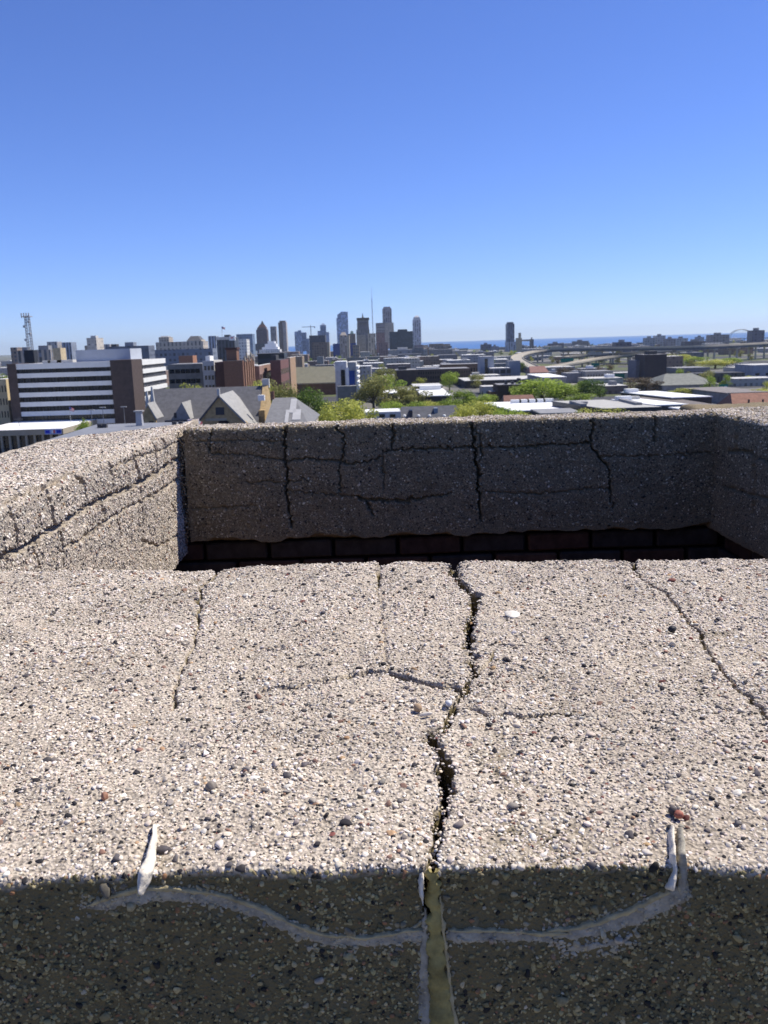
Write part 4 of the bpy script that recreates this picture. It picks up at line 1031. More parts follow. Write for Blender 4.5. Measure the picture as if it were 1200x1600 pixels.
# ---- low shop with white roof and blue sign ------------------------
def shop():
    D0, D1 = 285.0, 322.0
    z = at(50, 671, D0).z
    x1 = at(98, 667, D0).x; x0 = at(-45, 674, D0).x
    root = empty('shop', (x1, D0, 0), 0, 'low tan shop with bright white roof and blue sign', 'shop')
    f = lambda x: x - x1
    MB().box(f(x0), -0.2, 1.2, D1 - D0, 0, z - 1.9).build('wall', glass_m, root)
    fas = mk((0.33, 0.29, 0.22), 'tan_fascia', var=0.1)
    MB().box(f(x0), 0, 0, D1 - D0, z - 1.88, z - 0.05).build('fascia', fas, root)
    MB().box(f(x0) + 0.3, -0.3, 0.3, D1 - D0 - 0.3, z - 0.3, z + 0.02).build('roof', WHITE, root)
    for k in range(9):
        px = 2 + k * 13; q = at(px, 690, D0).x
        if q < x1: MB().box(f(q) - 0.35, f(q) + 0.35, 0.25, 1.1, 0, z - 1.9).build('column', fas, root)
    s0, s1 = f(at(70, 672, D0).x), f(at(96, 670, D0).x); zb, zt = z - 1.75, z - 0.12
    sg = MB().box(s0, s1, -0.22, -0.02, zb, zt).build('sign', mk((0.25, 0.33, 0.62), 'pale_blue_sign'), root)
    w = s1 - s0
    for a, b, c in ((0.04, 0.30, (0.01, 0.03, 0.42)), (0.70, 0.97, (0.01, 0.03, 0.42)), (0.52, 0.62, (0.6, 0.1, 0.08)), (0.42, 0.5, (0.75, 0.78, 0.85))):
        MB().box(s0 + a * w, s0 + b * w, -0.26, -0.222, zb + 0.3, zt - 0.3).build('sign_panel', mk(c), sg)
    FOOT.append((x0, x1 + 2, D0 - 3, D1 + 3))
    # aerial on the roof
    q = at(31, 672, 300)
    r2 = empty('roof_aerial', (q.x, 300, z + 0.02), 0, 'thin aerial mast with crossbar standing on the white shop roof', 'aerial')
    MB().tube([(0, 0, 0), (0, 0, 3.2)], 0.09).build('mast', DARK, r2); MB().box(-1.4, 1.4, -0.1, 0.1, 2.2, 2.5).build('crossbar', DARK, r2); MB().box(-0.9, 0.9, -0.1, 0.1, 1.7, 1.9).build('crossbar', DARK, r2)
shop()

# ---- mid-distance blocks on the left -------------------------------
cream = mk((0.62, 0.5, 0.3), 'cream_render', var=0.1)
bld('apartment_house', 'cream apartment house with small windows at the left edge beyond the office', 'apartment house', -14, 9, 593, 330, 18, cream, PALE, [('f', 4, 5, 0.35, 0.5, 0.1, 0.95, 0, 1)])
bld('parking_garage', 'grey concrete parking garage right of the white office', 'garage', 262, 316, 569, 420, 24, mk((0.23, 0.21, 0.185), 'grey_precast'), GREY, [('f', 4, 2, 0.86, 0.42, 0.2, 0.96, 0.02, 0.36), ('f', 4, 4, 0.9, 0.42, 0.2, 0.96, 0.36, 0.92)])
bld('office_building', 'pale square windowed building end left of the red brown brick one', 'building', 316, 334, 564, 405, 22, mk((0.56, 0.54, 0.5), 'lit_precast', var=0.08), PALE, [('f', 5, 3, 0.6, 0.45, 0.12, 0.96, 0.08, 0.98), ('r', 5, 4, 0.5, 0.45, 0.1, 0.97, 0, 1)], [(0.2, 0.6, 0.1, 0.5, 2.2, WHITE)])  # sunlit end of the garage as its own block, light in the wall colour
bld('brick_shed', 'small orange brick stair head above the grey garage', 'building', 279, 301, 556, 455, 10, mk((0.36, 0.18, 0.11), 'orange_brick', var=0.1), DARK)
def brewery():
    D = 390.0
    r0, w, h = bld('brick_block', 'tall red brown brick block with square tower and small turrets', 'building', 349, 379, 564, D, 34, BRICK, DARK)
    ox = r0.location.x
    tw = at(353, 543, D + 8).x - ox; tx = at(369, 543, D + 8).x - ox; tz = at(360, 543, D + 8).z
    MB().box(tw, tx, 8, 15, h + 0.09, tz - 1).build('tower', BRICK, r0)
    MB().box(tw - 0.4, tx + 0.4, 7.6, 15.4, tz - 0.99, tz).build('tower_cornice', DBRICK, r0)
    MB().box(at(336, 566, D + 4).x - ox, -w / 2 - 0.01, 3, 26, 0, at(340, 566, D + 4).z).build('side_wing', DBRICK, r0)
    for k in range(5):   # piers with pointed tops along the side, sunlight put into their brick colour
        y = 3 + k * 6.6
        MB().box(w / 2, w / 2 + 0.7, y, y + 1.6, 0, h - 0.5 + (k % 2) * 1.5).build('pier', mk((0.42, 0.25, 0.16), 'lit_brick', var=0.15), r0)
        MB().frustum(w / 2 - 0.3, w / 2 + 1.0, y - 0.2, y + 1.8, h - 0.4 + (k % 2) * 1.5, h + 2.2 + (k % 2) * 1.5, 0.5, 0.8).build('turret', TAN, r0)
brewery()
bld('brick_block', 'lower pink brown brick block right of the turreted one', 'building', 396, 405, 572, 425, 55, mk((0.30, 0.19, 0.155), 'pink_brick', var=0.15), PALE, [('r', 3, 12, 0.5, 0.4, 0.1, 0.9, 0, 1)])
bld('brick_block', 'dark red brick block with flat roof behind the pale green trees', 'building', 422, 438, 563, 440, 40, mk((0.17, 0.085, 0.075), 'deep_red_brick', var=0.15), DARK, [('r', 3, 8, 0.5, 0.4, 0.1, 0.9, 0, 1)], [(0.1, 0.5, 0.1, 0.4, 2.5, DARK)])
bld('brick_block', 'tan brick block at the right end of the brick row', 'building', 447, 453, 559, 520, 34, mk((0.36, 0.24, 0.15), 'tan_brick', var=0.15), PALE)
bld('glass_block', 'long low dark glazed building behind the brick row', 'building', 402, 444, 552, 560, 18, windowed('dark_strip', (0.05, 0.055, 0.065), (0.015, 0.017, 0.02), 6, 40, 1, 0.6), GREY)
bld('office_building', 'square brown building with a lit tan edge in front of the towers', 'building', 457, 472, 557, 760, 20, mk((0.26, 0.2, 0.14), 'umber_masonry'), PALE)

# ---- long tan roofed hall and the white and blue building -----------
def hall():
    D = 560.0
    e0 = at(450, 598, D); e1 = at(532, 597, D); r0 = at(452, 575, D + 14); r1 = at(521, 572, D + 14)
    root = empty('hall', (e1.x, D, 0), 0, 'brick hall with a long olive hipped roof right of the brick row', 'hall'); ox = e1.x
    ze = e1.z; zr = r1.z
    V = [(e0.x - ox - 10, 0, ze), (0, 0, ze), (0, 28, ze), (e0.x - ox - 10, 28, ze), (r0.x - ox - 10, 14, zr), (r1.x - ox, 14, zr)]
    mb = MB(); mb.v = V; mb.f = [(0, 1, 5, 4), (1, 2, 5), (2, 3, 4, 5), (3, 0, 4), (3, 2, 1, 0)]
    mb.build('roof', mk((0.20, 0.19, 0.135), 'olive_shingle', var=0.12), root)
    MB().box(e0.x - ox - 9.4, -0.6, 0.6, 27.4, 0, ze - 0.02).build('wall', mk((0.16, 0.09, 0.065), 'hall_brick'), root)
    MB().box(e0.x - ox - 10.2, 0.2, -0.2, 0.1, ze - 0.75, ze - 0.03).build('gutter', TAN, root)
    FOOT.append((e0.x - 12, e1.x + 2, D - 2, D + 30))
hall()
def white_blue():
    D = 430.0
    r0, w, h = bld('clinic', 'white and grey block with a tall blue panel in the middle', 'building', 543, 556, 566, D, 26, mk((0.34, 0.34, 0.33), 'clinic_grey'), PALE)
    ox = r0.location.x
    zp0, zp1 = at(550, 602, D).z, at(550, 579, D).z
    MB().box(at(545.5, 590, D).x - ox, at(554.5, 590, D).x - ox, -0.2, -0.002, zp0, zp1).build('blue_panel', mk((0.02, 0.06, 0.25), 'cobalt_panel'), r0)
    MB().box(at(541, 590, D).x - ox, at(545.3, 590, D).x - ox, -0.4, 1.5, zp0, zp1 + 1.5).build('pilaster', WHITE, r0)
    k = w / 2
    for j in range(7):
        z = h * (0.2 + 0.11 * j); MB().box(k, k + 1.2, 0.5, 25, z, z + 1.2).build('balcony', WHITE, r0)
    z2 = at(550, 603, D - 8).z
    MB().box(at(527, 605, D - 8).x - ox, at(561, 605, D - 8).x - ox, -8, -0.45, 0, z2).build('podium', mk((0.22, 0.22, 0.2), 'podium_grey'), r0)
    MB().box(at(557, 605, D - 8.2).x - ox, at(562, 605, D - 8.2).x - ox, -8.3, -7.9, 0, z2 + 0.2).build('pilaster', WHITE, r0)
    bld('clinic_wing', 'white wing with dark stair slot left of the blue panelled block', 'building', 523, 541, 565, D + 40, 16, mk((0.6, 0.6, 0.58), 'wing_white'), WHITE, [('f', 1, 1, 0.55, 0.9, 0.0, 0.85, 0.35, 1.0)])
white_blue()

# ---- near low buildings at the foot of the view ---------------------
r0, w, h = bld('white_house', 'small white flat roofed building with three windows by the parapet edge', 'building', 559, 626, 644, 312, 15, mk((0.42, 0.43, 0.46), 'pale_blue_white'), WHITE)
for px in (580, 597, 613.5):
    q = at(px, 650, 312); o = MB().box(-1.0, 1.0, -0.12, 0.05, -0.65, 0.65).build('window', glass_m, r0, loc=(q.x - r0.location.x, -0.002, q.z))
    MB().box(-1.15, 1.15, -0.2, -0.06, -0.85, -0.66).build('sill', WHITE, o)
def long_roof():
    D = 318.0
    e0, e1 = at(624, 657, D), at(730, 655, D); r0_, r1_ = at(627, 636, D + 9), at(712, 633, D + 9)
    root = empty('long_shed', (e0.x, D, 0), 0, 'long dark shingled roof with a row of round white vents', 'building'); ox = e0.x
    V = [(0, 0, e0.z), (e1.x - ox, 0, e0.z), (e1.x - ox, 18, e0.z), (0, 18, e0.z), (r0_.x - ox, 9, r1_.z), (r1_.x - ox, 9, r1_.z)]
    mb = MB(); mb.v = V; mb.f = [(0, 1, 5, 4), (1, 2, 5), (2, 3, 4, 5), (3, 0, 4), (3, 2, 1, 0)]
    rf = mb.build('roof', mk((0.085, 0.088, 0.10), 'charcoal_shingle', var=0.3, scale=0.6), root)
    MB().box(0.4, e1.x - ox - 0.4, 0.5, 17.5, 0, e0.z - 0.02).build('wall', mk((0.3, 0.3, 0.3), 'shed_wall'), root)
    for px in (632, 654, 671, 694, 718):
        q = at(px, 650, D + 1.5); bm = bmesh.new(); bmesh.ops.create_icosphere(bm, subdivisions=2, radius=0.62); me = bpy.data.meshes.new('roof_vent'); bm.to_mesh(me); bm.free()
        link_mesh('roof_vent', me, WHITE, rf, (q.x - ox, 1.6, q.z))
    q = at(642, 644, D + 5); MB().box(q.x - ox - 0.5, q.x - ox + 0.5, 2, 9, q.z - 1.8, q.z + 0.9).build('roof_cricket', NAVY, rf)
    q = at(681, 640, D + 5); MB().box(q.x - ox - 0.7, q.x - ox + 0.7, 4, 7, q.z - 1.6, q.z + 0.6).build('roof_unit', mk((0.2, 0.25, 0.32), 'blue_grey_unit'), rf)
    FOOT.append((e0.x - 2, e1.x + 2, D - 2, D + 20))
long_roof()
def slab_roof(name, label, px0, px1, yb, yf, z, wallm, roofm, skew=0.0, units=(), fascia=None):
    """flat roof given by its far (yb) and near (yf) edge rows at height z"""
    a = on_z((px0 + px1) / 2, yb, z); b = on_z((px0 + px1) / 2, yf, z)
    x0 = on_z(px0, yf, z).x; x1 = on_z(px1, yf, z).x
    root = empty(name, ((x0 + x1) / 2, b.y, 0), 0, label, 'building'); w = x1 - x0; dep = a.y - b.y
    pl = [(-w / 2, 0), (w / 2, 0), (w / 2 + skew, dep), (-w / 2 + skew, dep)]
    MB().prism(pl, lambda p, q, d: (p, q, d), -0.2, z - 0.35).build('wall', wallm, root)
    MB().prism([(-w / 2 - 0.3, -0.3), (w / 2 + 0.3, -0.3), (w / 2 + skew + 0.3, dep + 0.3), (-w / 2 + skew - 0.3, dep + 0.3)], lambda p, q, d: (p, q, d), z - 0.34, z - 0.02).build('roof_edge', fascia or roofm, root)
    rf = MB().prism([(-w / 2, 0.1), (w / 2, 0.1), (w / 2 + skew, dep - 0.1), (-w / 2 + skew, dep - 0.1)], lambda p, q, d: (p, q, d), z - 0.1, z + 0.05).build('roof', roofm, root)
    for u, v, sx, sy, sz, m in units:
        MB().box(-w / 2 + u * w + skew * v - sx / 2, -w / 2 + u * w + skew * v + sx / 2, v * dep - sy / 2, v * dep + sy / 2, z + 0.052, z + sz).build('rooftop_unit', m, rf)
    FOOT.append((x0 - 2, x1 + 2, b.y - 2, a.y + 2))
    return root
dwall = mk((0.07, 0.06, 0.058), 'dark_wall'); gwall = mk((0.26, 0.25, 0.24), 'grey_wall')
slab_roof('white_roof_shop', 'white roofed shop with a raised rear roof between the green trees', 659, 706, 607, 618, 7, dwall, WHITE, 0, [(0.5, 0.85, 11, 6, 2.2, WHITE)])
slab_roof('white_roof_shop', 'small white roof half hidden behind the olive tree', 600, 621, 605, 614, 6.5, dwall, WHITE)
slab_roof('white_roof_shop', 'small white roof half hidden behind two light green trees', 627, 642, 606, 613, 6.5, dwall, WHITE)
slab_roof('low_store', 'low store with a pale strip roof behind the white roofed shop', 646, 692, 599, 603, 7, dwall, PALE)
slab_roof('white_hall', 'long white roofed hall with a row of boxy roof lights', 800, 916, 626, 640, 6, dwall, WHITE, -6, [(0.45 + 0.13 * k, 0.82, 4.0, 2.5, 1.4, WHITE) for k in range(5)])
slab_roof('navy_store', 'navy fronted store with grey canopy in front of the white hall', 843, 912, 638, 645, 7, NAVY, GREY)
slab_roof('framed_roof_building', 'broad flat grey roof framed by dark raised edges', 938, 1040, 623, 637, 8, NAVY, mk((0.40, 0.39, 0.36), 'sand_roofing', var=0.12), -9, [(0.03, 0.5, 2.2, 18, 0.9, GREY), (0.985, 0.5, 2.2, 22, 0.9, GREY), (0.16, 0.6, 5, 4, 0.8, GREY)], NAVY)
slab_roof('white_roof_shop', 'white roof with rooftop units right of the broad framed roof', 1022, 1078, 621, 632, 7, dwall, WHITE, -7, [(0.2, 0.85, 6, 3, 1.5, WHITE), (0.6, 0.9, 5, 3, 1.2, PALE)])
slab_roof('white_roof_shop', 'wide white roof in front of the grey hipped hall', 1046, 1118, 609, 620, 6, dwall, WHITE, -9, [(0.15, 0.9, 6, 3, 1.6, WHITE)])
slab_roof('white_roof_shop', 'white roof corner just above the right end of the parapet', 1088, 1146, 634, 642, 7, dwall, WHITE, -3)
slab_roof('brown_roof_building', 'dull brown flat roof left of the red sloping roof', 1068, 1142, 617, 636, 5, gwall, mk((0.16, 0.14, 0.125), 'brown_roofing'), -4)
def red_roof():
    D = 330.0
    e0, e1 = at(1146, 644, D), at(1230, 642, D); rr = at(1170, 611, D + 22)
    root = empty('red_roof_house', (e0.x, D, 0), 0, 'rust red sloping roof at the right edge', 'building'); ox = e0.x; w = e1.x - ox
    V = [(0, 0, e0.z), (w, 0, e0.z), (w, 11, rr.z), (3, 11, rr.z), (0, 22, e0.z), (w, 22, e0.z)]
    mb = MB(); mb.v = V; mb.f = [(0, 1, 2, 3), (3, 2, 5, 4), (0, 3, 4), (1, 5, 2), (4, 5, 1, 0)]
    rf = mb.build('roof', mk((0.25, 0.125, 0.085), 'rust_shingle', var=0.25, scale=0.7), root)
    MB().box(0.4, w - 0.4, 0.5, 21.5, 0, e0.z - 0.02).build('wall', mk((0.16, 0.13, 0.12), 'house_wall'), root)
    for px in (1170, 1192):
        q = at(px, 628, D + 5); MB().box(q.x - ox - 0.25, q.x - ox + 0.25, 4.7, 5.3, q.z - 1.2, q.z + 1.0).build('roof_vent', DARK, rf)
    FOOT.append((e0.x, e1.x, D, D + 24))
red_roof()
slab_roof('brown_roof_building', 'large grey brown roof behind the rust red one', 1128, 1215, 603, 613, 5, gwall, mk((0.2, 0.18, 0.165), 'grey_brown_roofing'), -4)

def hipped(name, label, px0, px1, yr, ye, D, dep, rf_c, wl_c, inset=0.35):
    e0, e1 = at(px0, ye, D), at(px1, ye, D); zr = at((px0 + px1) / 2, yr, D + dep / 2).z
    root = empty(name, ((e0.x + e1.x) / 2, D, 0), 0, label, 'building'); w = e1.x - e0.x; ze = (e0.z + e1.z) / 2
    V = [(-w / 2, 0, ze), (w / 2, 0, ze), (w / 2, dep, ze), (-w / 2, dep, ze), (-w / 2 + inset * w, dep / 2, zr), (w / 2 - inset * w, dep / 2, zr)]
    mb = MB(); mb.v = V; mb.f = [(0, 1, 5, 4), (1, 2, 5), (2, 3, 4, 5), (3, 0, 4), (3, 2, 1, 0)]
    mb.build('roof', mk(rf_c, name + label[:14] + '_roofing', var=0.2, scale=0.5), root)
    MB().box(-w / 2 + 0.5, w / 2 - 0.5, 0.5, dep - 0.5, 0, ze - 0.02).build('wall', mk(wl_c), root)
    FOOT.append((e0.x - 2, e1.x + 2, D - 2, D + dep + 2))
    return root
hipped('hipped_hall', 'large grey hall with a broad hipped roof on the right', 1034, 1124, 583, 601, 470, 40, (0.19, 0.195, 0.17), (0.22, 0.22, 0.22), 0.26)
hipped('gable_shed', 'brown red shed roof below the curved ramp', 828, 858, 572, 582, 640, 22, (0.24, 0.13, 0.11), (0.2, 0.19, 0.18), 0.1)
hipped('gable_house', 'low brown roof in front of the dark brick block', 787, 838, 617, 628, 395, 12, (0.19, 0.10, 0.075), (0.1, 0.09, 0.085), 0.05)
bld('brick_block', 'dark brick three storey block with chimneys among the trees', 'building', 777, 826, 601, 440, 17, mk((0.06, 0.04, 0.038), 'blackened_brick', var=0.25), GREY, [('f', 2, 6, 0.3, 0.5, 0.3, 0.9, 0.3, 1)], [(0.3, 0.36, 0.2, 0.5, 2.0, DARK), (0.5, 0.56, 0.2, 0.4, 1.5, DARK), (0.72, 0.8, 0.3, 0.6, 2.8, DARK)])
bld('brick_annex', 'small red brick annex left of the dark three storey block', 'building', 766, 776.5, 612, 445, 9, BRICK, GREY)
bld('long_brick_building', 'very long dark brick factory across the middle', 'factory', 617, 735, 577, 640, 30, mk((0.075, 0.052, 0.045), 'factory_brick', var=0.25, scale=0.3), GREY, [('f', 2, 22, 0.4, 0.5, 0.35, 0.92, 0.3, 1)], [(0.05, 0.16, 0.2, 0.6, 2.5, DARK), (0.3, 0.6, 0.3, 0.8, 1.2, PALE)])
bld('long_brick_building', 'long brown brick row right of the dark factory', 'factory', 690, 752, 569, 760, 26, mk((0.13, 0.085, 0.06), 'row_brick', var=0.2, scale=0.3), GREY, [('f', 1, 14, 0.45, 0.6, 0.3, 0.8, 0, 1)])
r0, w, h = bld('modern_office', 'grey blue office with a tall slab tower and pale canopy roof', 'office', 750, 772, 557, 720, 18, mk((0.26, 0.29, 0.34), 'blue_grey_panel', var=0.1), PALE, [('f', 1, 1, 0.9, 0.9, 0.1, 0.95, 0.32, 0.56)])
bld('modern_office', 'low dark glazed office with a white roof slab beside the slab tower', 'office', 766, 798, 575, 705, 16, windowed('low_glazing', (0.2, 0.2, 0.21), (0.02, 0.022, 0.03), 4.5, 5, 0.8, 0.7), WHITE)
bld('modern_office', 'plain grey blue box at the right end of the low glazed office', 'office', 795, 813, 564, 715, 18, mk((0.22, 0.245, 0.29), 'box_blue_grey', var=0.1), GREY)
bld('pale_store', 'grey store with tall narrow windows right of the big trees', 'store', 915, 958, 580, 600, 22, mk((0.30, 0.28, 0.25), 'warm_grey_wall'), GREY, [('f', 1, 7, 0.3, 0.55, 0.2, 0.9, 0.05, 0.75), ('f', 1, 1, 0.4, 0.8, 0.1, 0.9, 0.8, 1)])
bld('pale_store', 'blank grey store left of the one with narrow windows', 'store', 886, 914, 583, 610, 20, mk((0.25, 0.24, 0.24), 'blank_grey_wall'), GREY)
slab_roof('white_roof_shop', 'white shed roof behind the large green trees', 846, 888, 583, 589, 8, gwall, WHITE)
bld('dark_block', 'isolated dark brick block below the elevated highway', 'building', 1008, 1042, 554, 600, 24, mk((0.05, 0.042, 0.048), 'dark_plum_brick', var=0.15), GREY, None, [(0.3, 0.7, 0.3, 0.7, 2.2, DARK)])
bld('dark_block', 'grey annex on the left side of the isolated dark brick block', 'building', 994, 1008, 563, 612, 20, mk((0.16, 0.16, 0.18), 'annex_grey'), GREY)
bld('ribbed_shed', 'long dark ribbed shed right of the grey hipped hall', 'shed', 1090, 1164, 583, 560, 20, windowed('ribbed_metal', (0.09, 0.088, 0.085), (0.05, 0.05, 0.05), 60, 2.2, 0.5, 1, 0.6), DARK)
bld('pale_warehouse', 'pale grey warehouse at the right edge below the highway', 'warehouse', 1176, 1225, 570, 600, 30, mk((0.30, 0.31, 0.34), 'warehouse_grey'), PALE, [('f', 1, 3, 0.4, 0.4, 0.1, 0.5, 0, 1)])
slab_roof('long_platform', 'long pale flat roof running across behind the factory trees', 722, 862, 588, 593, 5, dwall, PALE)
# ================================================================== trees
leaf_mats = []
def leaf_mat(name, c0, c1):
    m, nt, bs = newmat(name); N = nt.nodes; L = nt.links
    ge = N.new('ShaderNodeObjectInfo'); tc = N.new('ShaderNodeTexCoord')
    no = N.new('ShaderNodeTexNoise'); no.inputs['Scale'].default_value = 7; no.inputs['Detail'].default_value = 3
    L.new(tc.outputs['Object'], no.inputs['Vector'])
    ad = N.new('ShaderNodeMath'); ad.operation = 'MULTIPLY_ADD'; ad.inputs[1].default_value = 0.3; L.new(ge.outputs['Random'], ad.inputs[0]); L.new(no.outputs['Fac'], ad.inputs[2])
    rp = N.new('ShaderNodeValToRGB'); rp.color_ramp.elements[0].position = 0.4; rp.color_ramp.elements[0].color = rgb(c0); rp.color_ramp.elements[1].position = 0.85; rp.color_ramp.elements[1].color = rgb(c1)
    L.new(ad.outputs[0], rp.inputs[0]); L.new(rp.outputs[0], bs.inputs['Base Color'])
    bs.inputs['Roughness'].default_value = 0.6; bs.inputs['Specular IOR Level'].default_value = 0.2
    tr = N.new('ShaderNodeBsdfTranslucent'); L.new(rp.outputs[0], tr.inputs['Color'])
    ms = N.new('ShaderNodeMixShader'); ms.inputs[0].default_value = 0.35
    out = next(n for n in N if n.type == 'OUTPUT_MATERIAL')
    L.new(bs.outputs[0], ms.inputs[1]); L.new(tr.outputs[0], ms.inputs[2]); L.new(ms.outputs[0], out.inputs[0])
    return m
LEAF = {'green': leaf_mat('fresh_green_leaves', (0.18, 0.25, 0.035), (0.36, 0.46, 0.07)),
        'yellow': leaf_mat('spring_yellow_green_leaves', (0.33, 0.36, 0.06), (0.54, 0.54, 0.12)),
        'olive': leaf_mat('olive_budding_leaves', (0.20, 0.21, 0.06), (0.34, 0.33, 0.11)),
        'dark': leaf_mat('dark_green_leaves', (0.06, 0.11, 0.018), (0.14, 0.21, 0.035)),
        'brown': leaf_mat('bare_brown_twigs', (0.09, 0.07, 0.045), (0.17, 0.13, 0.08))}
BARK = plain('tree_bark', (0.09, 0.07, 0.05), var=0.3, scale=6)
def tree_shape(seed, n, leaf, spread, fall=0.0):
    """unit tree, 1 high and about 1 wide: lobed crown of leaf clumps, tapered trunk with limbs"""
    r_ = np.random.default_rng(seed)
    lobes = []
    for k in range(15):
        a = r_.uniform(0, 2 * math.pi); q = r_.uniform(0.08, 0.32) * spread; z = r_.uniform(0.24, 0.83)
        lobes.append((q * math.cos(a), q * math.sin(a), z, r_.uniform(0.12, 0.22)))
    lobes.append((0, 0, 0.8, 0.19))
    V = []; Fc = []
    for i in range(n):
        lx, ly, lz, lr = lobes[r_.integers(len(lobes))]
        d = r_.normal(0, 1, 3); d /= np.linalg.norm(d); rad = lr * (1 - 0.55 * r_.uniform() ** 2)
        c = np.array([lx, ly, lz]) + d * rad * np.array([1, 1, 0.85]); c[2] -= fall * r_.uniform() * 0.3
        nn = d + r_.normal(0, 0.6, 3); nn /= np.linalg.norm(nn)
        a = np.cross(nn, r_.normal(0, 1, 3)); a /= np.linalg.norm(a); b = np.cross(nn, a); s_ = leaf * r_.uniform(0.6, 1.5)
        k = len(V); V += [tuple(c + a * s_), tuple(c + b * s_ * 0.6), tuple(c - a * s_), tuple(c - b * s_ * 0.6)]; Fc.append((k, k + 1, k + 2, k + 3))
    me = bpy.data.meshes.new('crown'); me.from_pydata(V, [], Fc)
    t = MB(); t.tube([(0, 0, 0), (0.005, 0, 0.22), (-0.005, 0.008, 0.45), (0, 0, 0.72)], [0.028, 0.022, 0.015, 0.004], 7)
    for lx, ly, lz, lr in lobes[:8]: t.tube([(0, 0, 0.22 + 0.18 * r_.uniform()), (lx * 0.5, ly * 0.5, lz * 0.72), (lx, ly, lz)], [0.012, 0.008, 0.003], 5)
    tm = bpy.data.meshes.new('trunk'); tm.from_pydata(t.v, [], t.f)
    return me, tm
SHAPES = [tree_shape(1, 3600, 0.020, 1.0), tree_shape(2, 3600, 0.020, 1.15), tree_shape(3, 3200, 0.019, 0.9, 0.5), tree_shape(4, 1300, 0.016, 1.1), tree_shape(5, 3400, 0.021, 1.0), tree_shape(6, 1500, 0.024, 1.0)]
CROWN = {}
def tree(label, px, ytop, D, wpx, kind, shape, group=None, name='tree', z0=0.0, rot=None):
    p = at(px, ytop, D); h = max(2.0, p.z - z0); w = wpx * D / F * 1.7
    root = empty(name, (p.x, D, z0), 0, label, 'tree', group)
    ck = (kind, shape)
    if ck not in CROWN:
        m0, t0 = SHAPES[shape]; cm = m0.copy(); cm.materials.append(LEAF[kind]); tm = t0.copy(); tm.materials.append(BARK); CROWN[ck] = (cm, tm)
    cm, tm = CROWN[ck]; a = (px * 1.7 + D) % 6.28 if rot is None else rot
    for nm, me in (('crown', cm), ('trunk', tm)):
        o = link_mesh(nm, me, None, root); o.scale = (w, w, h); o.rotation_euler = (0, 0, a)
    FOOT.append((p.x - w * 0.3, p.x + w * 0.3, D - w * 0.3, D + w * 0.3))
